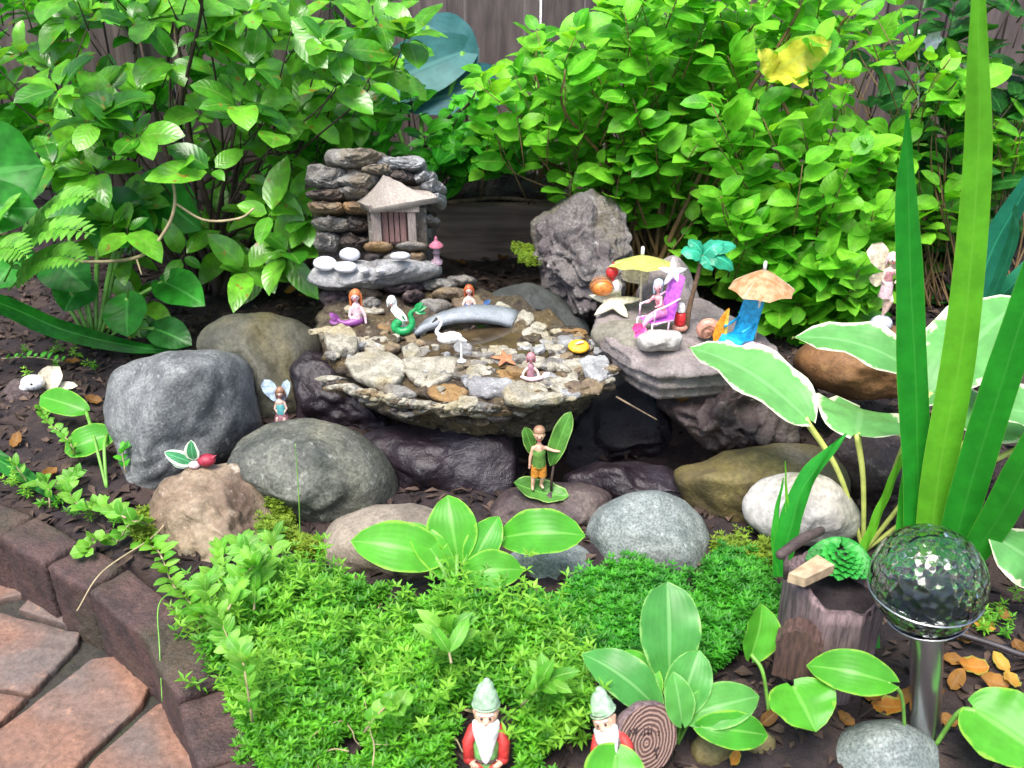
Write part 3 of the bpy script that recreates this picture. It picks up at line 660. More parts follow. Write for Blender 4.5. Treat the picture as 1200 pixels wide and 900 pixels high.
pm('starfish_brown', (.36, .15, .07), .7); pm('yellow_shell', (.78, .40, .02), .45); pm('pale_blue', (.45, .58, .68), .5); pm('silver', (.45, .47, .55), .25)
pm('lantern_pink', (.40, .12, .18), .7); pm('lantern_lilac', (.27, .19, .24), .7)
def paper(name, a, b):
    t = NT(name); uv = t.attr('luv').outputs['Vector']; sp = t.n('ShaderNodeSeparateXYZ'); t.L.new(uv, sp.inputs[0])
    n = t.noise(70, 4, .7); col = t.mix(t.rng(n, .42, .62), c4(a), c4(b)); t.done(col, .7)
    tr = t.n('ShaderNodeBsdfTranslucent'); t.L.new(col, tr.inputs[0]); mx = t.n('ShaderNodeMixShader'); mx.inputs[0].default_value = .35
    t.L.new(t.p.outputs[0], mx.inputs[1]); t.L.new(tr.outputs[0], mx.inputs[2]); t.L.new(mx.outputs[0], t.out.inputs[0]); M[name] = t.m
paper('yellow_paper', (.62, .60, .16), (.42, .50, .12)); paper('orange_paper', (.66, .42, .24), (.48, .24, .10))

# ------------------------------------------------------------------ the hollow's rocks carry shade in their colour; figures on stones
def face(f, par, x, h, d, s, eye='black_paint', mouth=True):
    for sx in (-1, 1):
        mb = MB(); mb.ball(f(x+sx*s*.36, h+s*.05, d+s*.86), s*.11*f.u); mb.build('eye', M[eye], par)
    if mouth:
        mb = MB(); mb.tube([f(x-s*.25, h-s*.42, d+s*.84), f(x, h-s*.48, d+s*.9), f(x+s*.25, h-s*.42, d+s*.84)], s*.06*f.u, 6, 6); mb.build('mouth', M['red_paint'], par)
def head_mb(mb, f, x, h, d, s):
    u = f.u
    mb.ball(f(x, h, d), (s*u*.88, s*u*.92, s*u*1.08)); mb.ball(f(x, h-.05*s, d+s*.95), s*u*.17)
    for sx in (-1, 1): mb.ball(f(x+sx*s*.9, h, d), (s*u*.14, s*u*.16, s*u*.24))
def hair_mb(f, x, h, d, s, back=1.2):
    mb = MB(); u = f.u
    mb.ball(f(x, h+.22*s, d-.18*s), (s*u*1.02, s*u*1.0, s*u*1.02))
    for k in range(9):
        a = pi+pi*k/8; xx = cos(a)*s*.85; dd = sin(a)*s*.75
        mb.limb([f(x+xx*.8, h+.5*s, d+dd*.8), f(x+xx*1.15, h-.2*s, d+dd-.1*s), f(x+xx*1.2, h-back*s, d+dd*1.1-.1*s)], [s*u*.3, s*u*.3, s*u*.14], 6, 6)
    return mb
def wing(f, par, base, tip, w, d0, d1, m, name='wing', shape=(.7, .35), wave=.12):
    mb = MB(); mb.leaf(f(base[0], base[1], d0), f(tip[0], tip[1], d1), w*f.u, Vector((.1, -1, .25)), shape, bow=.05, fold=.1, wave=wave, nl=10, nw=3)
    return mb.build(name, M[m], par)

# mermaid with orange hair and a purple tail
o = hit(418, 379, PZ+.01); f = Frame(o)
t_ = thing('mermaid_figurine', 'orange-haired mermaid with a pale top and purple tail sitting on the left of the pond', 'figurine', o)
mb = MB(); u = f.u; mb.limb([f(1, 3), f(2, 12), f(1, 20)], [6.5*u, 5.5*u, 5*u]); mb.limb([f(1, 20), f(1, 26)], 2.4*u); head_mb(mb, f, 1, 32, 0, 6.2)
for sx in (-1, 1): mb.limb([f(1+sx*6, 18, 1), f(sx*9+2, 10, 3), f(sx*7+5, 3, 6)], [2.4*u, 2*u, 1.5*u])
b_ = mb.build('body', M['pinkwhite'], t_, remesh=.0011); face(f, t_, 1, 32, 0, 6.2)
hair_mb(f, 1, 32, 0, 6.4, 2.2).build('hair', M['orange_hair'], t_, remesh=.0011)
mb = MB(); mb.limb([f(3, 4, 0), f(-4, 3, 5), f(-14, 3, 6), f(-22, 6, 3)], [6*u, 5*u, 3.2*u, 1.6*u], 10, 12); mb.leaf(f(-20, 5, 3), f(-30, 14, 4), 4*u, (0, -1, .4)); mb.leaf(f(-20, 5, 3), f(-31, 4, 5), 4*u, (0, -1, .4)); mb.build('tail', M['purple_tail'], t_)
# green tailed mermaid reclining
o = hit(468, 388, PZ+.01); f = Frame(o); u = f.u
t_ = thing('mermaid_figurine', 'white mermaid leaning back with a curled bright green tail', 'figurine', o)
mb = MB(); mb.limb([f(4, 12), f(-1, 20), f(-4, 27)], [4.6*u, 4.4*u, 4*u]); head_mb(mb, f, -7, 34, 0, 5); mb.limb([f(-4, 26), f(-6, 31)], 2.2*u)
for sx in (-1, 1): mb.limb([f(-3+sx*4, 25, 1), f(3+sx*5, 19, 4), f(8+sx*2, 14, 5)], [2*u, 1.7*u, 1.3*u])
mb.build('body', M['white_paint'], t_, remesh=.0011); face(f, t_, -7, 34, 0, 5)
hair_mb(f, -7, 35, 0, 5, 1.5).build('hair', M['white_paint'], t_, remesh=.0011)
mb = MB(); mb.limb([f(3, 14, 0), f(-4, 7, 3), f(0, 2.5, 5), f(10, 3, 5), f(16, 10, 3), f(14, 20, 0), f(20, 25, -1)], [5*u, 5.5*u, 5*u, 4.6*u, 4*u, 3*u, 2*u], 10, 24)
for dx, dh in ((14, 3), (13, -4), (10, 8)): mb.leaf(f(19, 24, -1), f(19+dx, 25+dh, 0), 3.6*u, (0, -1, .6))
mb.build('tail', M['green_tail'], t_)
# red-haired mermaid with a blue tail
o = G(550, 362, PZ+.010); f = Frame(o); u = f.u
t_ = thing('mermaid_figurine', 'red-haired mermaid with a dark blue tail behind the bridge', 'figurine', o)
mb = MB(); mb.limb([f(0, 3), f(0, 12)], [4.5*u, 4*u]); mb.limb([f(0, 12), f(0, 17)], 1.8*u); head_mb(mb, f, 0, 22, 0, 5)
for sx in (-1, 1): mb.limb([f(sx*4.5, 11, 1), f(sx*7, 6, 3), f(sx*6, 1, 4)], [1.9*u, 1.6*u, 1.2*u])
mb.build('body', M['pale_skin'], t_, remesh=.0011); face(f, t_, 0, 22, 0, 5); hair_mb(f, 0, 22, 0, 5.2, 1.6).build('hair', M['red_hair'], t_, remesh=.0011)
mb = MB(); mb.limb([f(-3, 4, 0), f(6, 2.5, 4), f(14, 3, 3), f(19, 6, 1)], [4.4*u, 4*u, 2.8*u, 1.4*u], 10, 12); mb.leaf(f(17, 5, 1), f(25, 11, 1), 3*u, (0, -1, .4)); mb.leaf(f(17, 5, 1), f(26, 3, 1), 3*u, (0, -1, .4)); mb.build('tail', M['blue_tail'], t_)
# mauve mermaid on the front rim
o = hit(622, 443, PZ+.01); f = Frame(o); u = f.u
t_ = thing('mermaid_figurine', 'little mauve mermaid sitting on the front rim of the basin', 'figurine', o)
mb = MB(); mb.limb([f(0, 4), f(0, 14)], [5*u, 4*u]); mb.limb([f(0, 14), f(0, 18)], 1.8*u); head_mb(mb, f, 0, 23, 0, 4.6); mb.build('body', M['mauve'], t_, remesh=.0011); face(f, t_, 0, 23, 0, 4.6)
hair_mb(f, 0, 24, 0, 4.8, 1.5).build('hair', M['mauve_hair'], t_, remesh=.0011)
mb = MB()
for sx in (-1, 1): mb.limb([f(sx*4, 12, 1), f(sx*8, 8, 2), f(sx*9, 3, 4), f(sx*3, 2, 7)], [1.8*u, 1.7*u, 1.6*u, 1.2*u], 8, 10)
mb.build('arms', M['pale_skin'], t_, remesh=.0011)
mb = MB(); mb.limb([f(-11, 3, 4), f(0, 2, 8), f(11, 2.5, 5), f(15, 3, 2)], [1.6*u, 3*u, 2.6*u, 1.2*u], 8, 12); mb.leaf(f(13, 3, 2), f(22, 7, 1), 3*u, (0, -1, .5)); mb.build('tail', M['pinkwhite'], t_)
# white wading bird on its stand
o = hit(541, 425, PZ+.01); f = Frame(o); u = f.u
t_ = thing('bird_figurine', 'white long-necked wading bird ornament with a dark bill beside the bridge', 'figurine', o)
mb = MB(); mb.ball(f(-13, 29), (15*u, 7*u, 7*u), Matrix.Rotation(radians(-8), 3, 'Y')); mb.limb([f(-24, 31), f(-28, 36), f(-24, 42), f(-22, 47), f(-26, 51)], [3.4*u, 2.4*u, 2*u, 2*u, 2.4*u], 8, 16); mb.limb([f(-2, 28), f(6, 25)], [4*u, 1.5*u])
mb.limb([f(0, 26), f(0, 3)], [1.8*u, 1.6*u]); mb.ball(f(0, 2), (6*u, 5*u, 2.4*u)); mb.build('body', M['white_paint'], t_, remesh=.0012)
mb = MB(); mb.limb([f(-27, 51, 1), f(-32, 47, 2)], [1.8*u, .6*u]); mb.build('bill', M['black_paint'], t_)
# starfish, yellow shell in the basin
def star(name, label, o, r, m, tilt, n=5, th=.16, rot=.3, group=None):
    mb = MB(); o = Vector(o); Rm = Matrix.Rotation(tilt[0], 3, 'X')@Matrix.Rotation(tilt[1], 3, 'Y'); vs = []; N = n*8
    ringp = []
    for k in range(N):
        a = 2*pi*k/N+rot; q = (k/8) % 1; w = abs(q*2-1)  # 1 at tips
        ringp.append((cos(a), sin(a), .36+.64*w**1.6))
    for lv, (sc, h) in enumerate(((1, 0), (.92, .5), (.6, .85), (.25, 1.0))):
        for x, y, q in ringp:
            hh = th*r*h*(1-.55*(q-.36)/.64 if sc > .3 else 1); p = Vector((x*q*r*sc, y*q*r*sc, hh+.001)); p.z += .02*r*noise.noise(p*900); vs.append(o+Rm@p)
    fs = [(l*N+k, l*N+(k+1) % N, (l+1)*N+(k+1) % N, (l+1)*N+k) for l in range(3) for k in range(N)]
    vs.append(o+Rm@Vector((0, 0, th*r*1.02))); fs += [(3*N+k, 3*N+(k+1) % N, 4*N) for k in range(N)]; fs.append(tuple(range(N-1, -1, -1)))
    mb.add(vs, fs); return tag(mb.build(name, M[m], base=o), label, 'starfish', group)
star('starfish', 'small reddish brown starfish lying in the basin', hit(592, 421, PZ), .023, 'starfish_brown', (.15, .05), rot=.5)
o = hit(678, 410, PZ+.01); f = Frame(o, .4); u = f.u
t_ = thing('shell', 'square orange yellow shell on the right rim of the basin', 'shell', o)
mb = MB(); mb.ball(f(0, 4), (13*u, 11*u, 5*u), Matrix.Rotation(.35, 3, 'X')); mb.build('shell_body', M['yellow_shell'], t_, remesh=.0015)
mb = MB(); mb.tube([f(-6, 9, 3), f(0, 10, 4), f(5, 9, 2), f(1, 9, 0), f(-2, 9.5, 2)], 1.1*u, 6, 14); mb.build('swirl', M['cream'], t_)
# pink stone lantern on the ledge
o = hit(512, 309, .16); f = Frame(o); f.u *= .82; u = f.u
t_ = thing('lantern', 'small pink pagoda lantern at the right end of the hut ledge', 'lantern', o)
mb = MB(); mb.lathe(f(0, 0), [(8*u, 0), (8*u, 5*u), (4.5*u, 7*u), (4*u, 14*u), (6*u, 16*u)], 12); mb.build('pedestal', M['lantern_lilac'], t_)
mb = MB(); mb.lathe(f(0, 15), [(6*u, 0), (5*u, 3*u), (5*u, 9*u), (6*u, 10*u)], 8, cap=True); mb.build('light_chamber', M['lantern_lilac'], t_)
mb = MB(); mb.lathe(f(0, 25), [(10*u, -1*u), (10.5*u, 1*u), (5*u, 6*u), (2*u, 9*u), (2.6*u, 11*u), (.3*u, 15*u)], 12); mb.build('roof', M['lantern_pink'], t_)

# boy fairy with leaf wings, standing on a leaf
o = hit(632, 578, .05); f = Frame(o); u = f.u
M['leafwing'] = leaf_mat('leaf_wing', (.07, .22, .03), (.10, .28, .05), (.30, .50, .14), .84, .4, .25)
mb = MB(); mb.leaf(f(-30, 14, 2), f(34, 0, 6), 15*u, (.1, -.45, 1), (.55, .55), bow=-.10, fold=.35, wave=.12, nl=12, nw=3); 
tag(mb.build('leaf_stand', M['leafwing'], base=o), 'curled green ornamental leaf on the dark rock that the winged boy stands on', 'ornament')
t_ = thing('fairy_figurine', 'boy fairy in a green tunic and orange shorts with green leaf wings below the basin', 'figurine', f(0, 6)); f = Frame(f(-1, 6)); u = f.u
mb = MB()
mb.limb([f(-4, 26), f(-6, 14, 1), f(-7, 3, 1)], [4*u, 3.3*u, 2.2*u]); mb.limb([f(-7, 2, 1), f(-7, 1, 5)], [2.2*u, 1.6*u])
mb.limb([f(4, 26), f(5, 14, 2), f(3, 4, -1)], [4*u, 3.3*u, 2.2*u]); mb.limb([f(3, 3, -1), f(5, 2, 3)], [2.2*u, 1.6*u])
mb.limb([f(0, 28), f(0, 40), f(0, 46)], [6*u, 6*u, 5.5*u]); mb.limb([f(0, 46), f(0, 54)], 2.4*u); head_mb(mb, f, 0, 60, 0, 7)
mb.limb([f(-7, 46), f(-10, 35, 1), f(-11, 24, 2)], [2.4*u, 2.1*u, 1.5*u]); mb.limb([f(7, 46), f(15, 44, 2), f(24, 43, 3)], [2.4*u, 2*u, 1.5*u])
mb.build('body', M['skin'], t_, remesh=.0011); face(f, t_, 0, 60, 0, 7)
mb = MB(); mb.ball(f(0, 64, -1.5), (6.9*u, 7*u, 6.3*u)); mb.ball(f(0, 60, -4), (6.5*u, 4.5*u, 6*u)); mb.build('hair', M['brown_hair'], t_)
mb = MB(); mb.lathe(f(0, 27), [(8.6*u, -1*u), (8*u, 5*u), (7.2*u, 13*u), (7.8*u, 20*u), (4*u, 23*u)], 18, fn=lambda p, a, j: Vector((p.x, p.y*.82, p.z+(1.6*u*sin(a*5) if j == 0 else 0)))); mb.build('tunic', M['tunic_green'], t_)
mb = MB(); mb.lathe(f(0, 28), [(8.2*u, 1*u), (8.8*u, -3*u)], 16, fn=lambda p, a, j: Vector((p.x, p.y*.8, p.z)))
for sx in (-1, 1): mb.lathe(f(sx*4.2, 15, .6), [(5.2*u, 0), (5*u, 6*u), (4.6*u, 13*u)], 12)
mb.build('shorts', M['shorts_orange'], t_)
mb = MB(); mb.leaf(f(14, 24, -3), f(36, 84, -4), 11*u, (-.5, -1, .1), (.6, .5), bow=.06, fold=.25, wave=.14, nl=12, nw=3); mb.build('wing', M['leafwing'], t_)
mb = MB(); mb.leaf(f(-7, 36, -4), f(-17, 66, -6), 8*u, (.5, -1, .1), (.6, .5), bow=.05, fold=.2, wave=.1, nl=10, nw=3); mb.build('wing', M['leafwing'], t_)
mb = MB(); mb.limb([f(17, 24, -2), f(15, 10, -1), f(15, -2, 0)], [1.2*u, 1.6*u, 1.8*u]); mb.build('wing_stalk', M['stem'], t_)

# blue winged fairy on the left boulder
o = hit(331, 491, .1); f = Frame(o); u = f.u
t_ = thing('fairy_figurine', 'small fairy in teal with pale blue wings sitting on the broad grey green boulder', 'figurine', o)
mb = MB(); mb.limb([f(0, 3), f(0, 12), f(0, 20)], [5*u, 4*u, 4.4*u]); mb.limb([f(0, 20), f(0, 25)], 1.7*u); head_mb(mb, f, 1, 30, 0, 5)
for sx in (-1, 1): mb.limb([f(sx*4.5, 19), f(sx*7, 13, 2), f(sx*4, 9, 4)], [1.7*u, 1.5*u, 1.2*u]); mb.limb([f(sx*2.5, 4, 1), f(sx*4, 4, 7), f(sx*5, -1, 9)], [2.4*u, 2*u, 1.4*u])
mb.build('body', M['pale_skin'], t_, remesh=.001); face(f, t_, 1, 30, 0, 5)
hair_mb(f, 1, 31, 0, 5.2, 1.4).build('hair', M['brown_hair'], t_, remesh=.001)
mb = MB(); mb.lathe(f(0, 9), [(6.5*u, -1*u), (5.2*u, 4*u), (5*u, 10*u), (3*u, 12*u)], 14); mb.build('dress', M['teal'], t_)
mb = MB(); mb.lathe(f(0, 0, 1), [(9*u, 0), (8.5*u, 3*u), (6*u, 9*u)], 14, fn=lambda p, a, j: p*(1+.08*sin(a*6))); mb.build('skirt', M['mauve'], t_)
wing(f, t_, (-1, 17), (-17, 43), 8, -3, -5, 'wing_blue'); wing(f, t_, (-1, 15), (-16, 9), 6, -3, -4, 'wing_blue'); wing(f, t_, (2, 18), (10, 43), 5, -3, -5, 'wing_blue')

# red bud with white-edged leaves on the tan stone
o = hit(232, 546, .1); f = Frame(o); u = f.u
M['budleaf'] = leaf_mat('white_edged_ornament_leaf', (.06, .30, .12), (.10, .36, .16), (.70, .78, .66), .60, .4, .2)
t_ = thing('bud_ornament', 'dark red bud with three white-edged leaves on top of the tan stone', 'ornament', o)
mb = MB(); mb.ball(f(12, 8, 2), (11*u, 9*u, 7.5*u)); mb.limb([f(18, 10, 2), f(25, 14, 2)], [3*u, .8*u]); mb.build('bud', M['bud_red'], t_, remesh=.0013)
mb = MB(); mb.ball(f(-2, 4, 5), (7*u, 6*u, 4.5*u)); mb.build('pale_petal', M['pinkwhite'], t_)
for a, b, w in (((-4, 5), (-36, 17), 9), ((-3, 8), (-2, 31), 9), ((-6, 4), (-30, 4), 6)):
    mb = MB(); mb.leaf(f(a[0], a[1], 2), f(b[0], b[1], 1), w*u, (0, -1, .6), (.55, .75), bow=.1, wave=.06); mb.build('leaf', M['budleaf'], t_)
# shells at far left
o = hit(40, 455, .05); f = Frame(o); u = f.u
t_ = thing('shell', 'white curled shell on the dark flat stone at far left', 'shell', o)
mb = MB(); mb.ball(f(0, 7), (14*u, 11*u, 9*u)); mb.ball(f(-8, 3, 4), (8*u, 6*u, 4*u)); mb.build('shell_body', M['white_paint'], t_, remesh=.0016)
mb = MB(); mb.ball(f(3, 9, 9), (2*u, 1.5*u, 2*u)); mb.build('opening', M['black_paint'], t_)
o = hit(66, 455, .03); f = Frame(o); u = f.u
t_ = thing('shell', 'broken cream shell with a bent dry stalk over it at far left', 'shell', o)
mb = MB(); mb.leaf(f(-12, 0, 4), f(8, 24, -4), 13*u, (.3, -.8, .6), (.5, .4), bow=.2, fold=.4, nl=8, nw=3); mb.leaf(f(-10, 0, 6), f(28, 5, 4), 6*u, (0, -.6, 1), (.4, .4)); mb.build('shell_body', M['cream'], t_)

# ------------------------------------------------------------------ the little beach
o = hit(718, 368, .2); star('starfish', 'large cream starfish draped on the left of the beach stone', hit(722, 362, .2)+Vector((-.004, -.004, .012)), .046, 'star', (.25, -.08), rot=.1)
o = hit(708, 348, .2); f = Frame(W(707, 346, o.y-.005)); u = f.u
t_ = thing('snail_ornament', 'shiny orange snail shell ornament with a red knob beside the standing stone', 'ornament', f.o)
mb = MB(); mb.ball(f(-2, 10), (14.5*u, 11*u, 11*u)); mb.build('shell', M['orange_shell'], t_)
mb = MB()
for k in range(3): mb.tube([f(-2+14.9*cos(a)*cos(.5*(k-1)), 10+11.3*sin(a), 11*sin(.5*(k-1))+2) for a in [pi*j/12 for j in range(13)]], .7*u, 5)
mb.build('band', M['brown_hair'], t_)
mb = MB(); mb.ball(f(15, 12, 3), (6.5*u, 5*u, 8*u)); mb.build('snail_head', M['white_paint'], t_)
mb = MB(); mb.ball(f(9, 27, 1), (7.5*u, 6*u, 7*u)); mb.limb([f(9, 33, 1), f(10, 38, 1)], [1.6*u, 1.2*u]); mb.limb([f(10, 19, 1), f(9, 26, 1)], 2.5*u); mb.build('knob', M['red_paint'], t_, remesh=.0013)
def parasol(label, base, top, canopy_m, rx, drop, pole_m, tilt, back=0):
    b = Vector(base); tp = Vector(top); u = U(tp); t_ = thing('parasol', label, 'parasol', b)
    mb = MB(); mb.tube([b, tp], 1.5*u, 8); mb.build('pole', M[pole_m], t_)
    ax = (tp-b).normalized(); Rm = Matrix.Rotation(back, 3, 'X')@ax.to_track_quat('Z', 'Y').to_matrix()@Matrix.Rotation(tilt, 3, 'Y'); mb = MB(); N = 48; prof = []
    def fn(p, a, j):
        k = (a/(2*pi)*8) % 1; s_ = abs(k*2-1); q = j/6
        return Vector((p.x*(1-.10*(1-s_**2)*q), p.y*(1-.10*(1-s_**2)*q), p.z+.03*rx*u*(1-s_)*q-.02*rx*u*sin(a*3)*q*q))
    mb.lathe(tp, [(max(.2*u, rx*u*q/6), -drop*u*(q/6)**1.25) for q in range(7)], N, Rm, fn); mb.build('canopy', M[canopy_m], t_)
    for k in range(8):
        a = 2*pi*k/8; mb = MB(); pts = [tp+Rm@Vector((cos(a)*rx*u*q, sin(a)*rx*u*q, -drop*u*q**1.25-.8*u)) for q in (.03, .35, .7, .97)]; mb.tube(pts, .6*u, 5, 8); mb.build('rib', M['cream'], t_)
    mb = MB(); mb.limb([tp-ax*1*u, tp+ax*9*u], [2.2*u, 2*u]); mb.build('finial', M['white_paint'], t_); return t_
bb = hit(750, 366, .2); ty = W(753, 299, bb.y); bby = bb.y
parasol('yellow green paper parasol over the pink chair', bb-Vector((0, 0, .004)), ty, 'yellow_paper', 40, 12, 'cream', .06, -.24)
bb = hit(884, 400, .17); ty = W(896, 316, bb.y)
parasol('orange brown paper parasol over the blue chair', bb-Vector((0, 0, .004)), ty, 'orange_paper', 40, 25, 'white_paint', .0)
# pink chair with a mermaid doll
o = hit(773, 384, .19); f = Frame(W(772, 388, o.y-.012), .62); u = f.u
t_ = thing('beach_chair', 'small purple beach chair with a pale pink frame under the yellow parasol', 'chair', f.o)
mb = MB(); a = [f(8, 16, 9), f(8, 16, -9), f(22, 50, -10), f(24, 50, 8)]; mb.prism([f(9, 14, 12), f(24, 60, 11), f(26, 60, -13), f(12, 14, -12)], Vector((.8*u, 0, -1.6*u))); mb.build('backrest', M['purple_plastic'], t_, smooth=False)
mb = MB(); mb.prism([f(-20, 17, 11), f(11, 14, 11), f(11, 14, -12), f(-20, 17, -12)], Vector((0, 0, -1.8*u))); mb.build('seat', M['purple_plastic'], t_, smooth=False)
for d in (12, -13):
    mb = MB(); mb.tube([f(-23, 0, d), f(-23, 17, d)], 1.1*u, 6); mb.build('leg', M['frame_pink'], t_)
    mb = MB(); mb.tube([f(-23, 0, d), f(10, -1, d), f(14, 0, d)], 1.1*u, 6); mb.build('runner', M['frame_pink'], t_)
    mb = MB(); mb.tube([f(3, 0, d), f(3, 14, d)], 1.1*u, 6); mb.build('leg', M['frame_pink'], t_)
    mb = MB(); mb.tube([f(-23, 17, d), f(10, 14, d)], 1.1*u, 6); mb.build('side_rail', M['frame_pink'], t_)
    mb = MB(); mb.tube([f(-20, 32, d), f(-2, 33, d), f(19, 37, d)], 1.3*u, 6); mb.build('armrest', M['frame_pink'], t_)
    mb = MB(); mb.tube([f(-20, 17, d), f(-20, 32, d)], 1.0*u, 6); mb.build('arm_post', M['frame_pink'], t_)
td = thing('mermaid_doll', 'pink mermaid doll with pale blue hair lying in the purple beach chair', 'doll', f(0, 18))
mb = MB(); mb.limb([f(4, 21, 0), f(-2, 32, 0), f(-6, 40, 1)], [5*u, 4.4*u, 4.4*u]); mb.limb([f(-6, 41, 1), f(-7, 47, 1)], 1.8*u); head_mb(mb, f, -8, 53, 1, 5.4)
for sx in (-1, 1): mb.limb([f(-6+sx*2, 41, sx*4), f(-10+sx*3, 34, sx*7), f(-16, 34, sx*8)], [1.8*u, 1.6*u, 1.3*u])
mb.build('body', M['doll_pink'], td, remesh=.0011); face(f, td, -8, 53, 1, 5.4)
hair_mb(f, -5, 54, 0, 5.8, 1.6).build('hair', M['pale_blue'], td, remesh=.0012)
mb = MB(); mb.limb([f(4, 21, 1), f(-8, 22, 2), f(-22, 20, 3), f(-32, 13, 5)], [5*u, 5*u, 4*u, 2*u], 10, 12); mb.build('tail', M['pink_plastic'], td)
mb = MB()
for dx, dh, dd in ((-20, 4, 2), (-17, -6, 6), (-10, -12, 8), (-4, -12, 6)): mb.leaf(f(-30, 15, 5), f(-30+dx, 14+dh, 5+dd), 5*u, (0, -1, .3), (.7, .4), wave=.15)
mb.build('tail_fin', M['hot_pink'], td)
# drink cooler behind the chair
f = Frame(W(796, 386, o.y+.004)); u = f.u
t_ = thing('drink_cooler', 'tiny red drink jug with a white lid to the right of the pink chair', 'jug', f.o)
mb = MB(); mb.lathe(f(0, 6), [(6*u, 0), (6.6*u, 2*u), (6.4*u, 13*u), (5*u, 15*u)], 16, cap=True); mb.build('jug_body', M['red_paint'], t_)
mb = MB(); mb.lathe(f(0, 21), [(4.8*u, 0), (5*u, 5*u), (3.6*u, 10*u), (.5*u, 11*u)], 16); mb.build('lid', M['white_paint'], t_)
mb = MB(); mb.ball(f(0, 2), (10*u, 7*u, 5*u)); mb.build('brown_foot', M['shell_pink'], t_)
# scallop and white star on the pointed stone
mb = MB(); c_ = W(750, 328, bby+.045); u = U(c_)
for k in range(9):
    a = radians(205-k*12.5+(-25)); tip = c_+Vector((cos(a)*24*u, -.006, sin(a)*16*u+8*u)); mb.leaf(c_+Vector((8*u, 0, -6*u)), tip, 4.6*u, (0, -1, .3), (.9, .25), bow=.1, fold=-.2, nl=6, nw=2)
tag(mb.build('shell', M['cream'], base=c_), 'cream scallop shell tucked under the yellow parasol', 'shell')
star('starfish', 'small white starfish on top of the pointed grey stone', hit(788, 318, .25)+Vector((0, -.006, 0)), .024, 'white_paint', (1.0, 0), rot=.3, th=.3)
# palm tree
o = hit(806, 384, .18); f = Frame(W(804, 384, o.y+.01)); u = f.u
t_ = thing('palm_tree', 'toy palm tree with a thin brown trunk and teal green fronds', 'palm tree', f.o)
mb = MB(); mb.tube([f(0, 0), f(2, 25), f(7, 55), f(11, 82)], [3.6*u, 3*u, 2.6*u, 2.4*u], 8, 24); mb.build('trunk', M['palm_bark'], t_)
M['palm'] = leaf_mat('palm_frond', (.02, .30, .16), (.05, .42, .26), None, .9, .35, .2)
for dx, dh, dd, w in ((-26, 4, 4, 11), (-16, 14, -8, 9), (36, -14, 6, 12), (24, 12, -4, 11), (10, -12, 14, 9), (40, 6, -12, 10)):
    mb = MB(); mb.leaf(f(11, 82), f(11+dx, 82+dh, dd), w*u, (0, -.6, 1), (.5, .7), bow=.22, fold=-.3, wave=.12, nl=10, nw=2); mb.build('frond', M['palm'], t_)
# spiral shell, standing board, blue chair, pale shell
o = hit(824, 397, .17); f = Frame(o); u = f.u
t_ = thing('snail_shell', 'glossy pinkish brown spiral shell between the palm and the orange board', 'shell', o)
mb = MB()
for k in range(44):
    a = k*.30; r_ = 12*math.exp(-k*.045); mb.ball(f(2+r_*.78*cos(a+.6), 11+r_*.72*sin(a+.6), 3+k*.16), (r_*.62+.6)*u, nu=10, nv=7)
mb.build('shell_body', M['shell_pink'], t_, remesh=.0012)
mb = MB(); mb.tube([f(2+10.5*math.exp(-k*.05)*cos(k*.3+.6), 11+9.5*math.exp(-k*.05)*sin(k*.3+.6), 10+k*.13) for k in range(34)], .8*u, 5); mb.build('spiral_line', M['brown_hair'], t_)
o = hit(843, 403, .17); f = Frame(o); u = f.u
t_ = thing('surfboard', 'orange pointed toy surfboard with a yellow edge standing beside the blue chair', 'surfboard', o)
ol = [(-7, 1), (-9, 10), (-6, 22), (0, 33), (5, 40), (7, 41), (7, 20), (6, 4), (2, 0)]
mb = MB(); mb.prism([f(x, h, 2) for x, h in ol], Vector((0, 3*u, 0))); mb.build('board', M['orange_board'], t_, smooth=False)
mb = MB(); mb.prism([f(x, h, 2.6) for x, h in ((3, 26), (5, 40), (7, 41), (7, 10), (5, 4))], Vector((0, 3*u, 0))); mb.build('stripe', M['yellow_board'], t_, smooth=False)
mb = MB(); mb.ball(f(0, 1, 2), (9*u, 6*u, 4*u)); mb.build('foot', M['cream'], t_)
o = hit(866, 403, .17); f = Frame(o, .75); u = f.u
t_ = thing('beach_chair', 'bright blue toy beach chair leaning under the orange parasol', 'chair', o)
mb = MB(); mb.prism([f(2, 9, 16), f(17, 48, 15), f(19, 48, -12), f(4, 9, -13)], Vector((1*u, 0, -1.8*u))); mb.build('backrest', M['blue_plastic'], t_, smooth=False)
mb = MB(); mb.prism([f(-19, 13, 16), f(3, 9, 16), f(4, 9, -13), f(-18, 13, -13)], Vector((0, 0, -2.4*u))); mb.build('seat', M['blue_plastic'], t_, smooth=False)
mb = MB(); mb.prism([f(-19, 13, 16), f(-18, 13, -13), f(-26, 2, -14), f(-27, 2, 15)], Vector((1.8*u, 0, 0))); mb.build('foot_rest', M['blue_plastic'], t_, smooth=False)
for x, d in ((-17, 12), (-16, -10), (6, 12), (6, -10)):
    mb = MB(); mb.tube([f(x, 0, d), f(x+1, 11, d)], 1.4*u, 6); mb.build('leg', M['blue_plastic'], t_)
for d in (13, -11): mb = MB(); mb.tube([f(-17, 22, d), f(-4, 23, d), f(11, 25, d)], 1.6*u, 6); mb.build('armrest', M['blue_plastic'], t_)
o = hit(880, 408, .16); f = Frame(o); u = f.u
mb = MB(); mb.leaf(f(-34, 7, 2), f(30, -4, 4), 11*u, (.1, -.5, 1), (.4, .45), bow=.06, fold=-.35, nl=12, nw=3); tag(mb.build('shell', M['pinkwhite'], base=o), 'long pale mussel shell on the slab in front of the blue chair', 'shell')
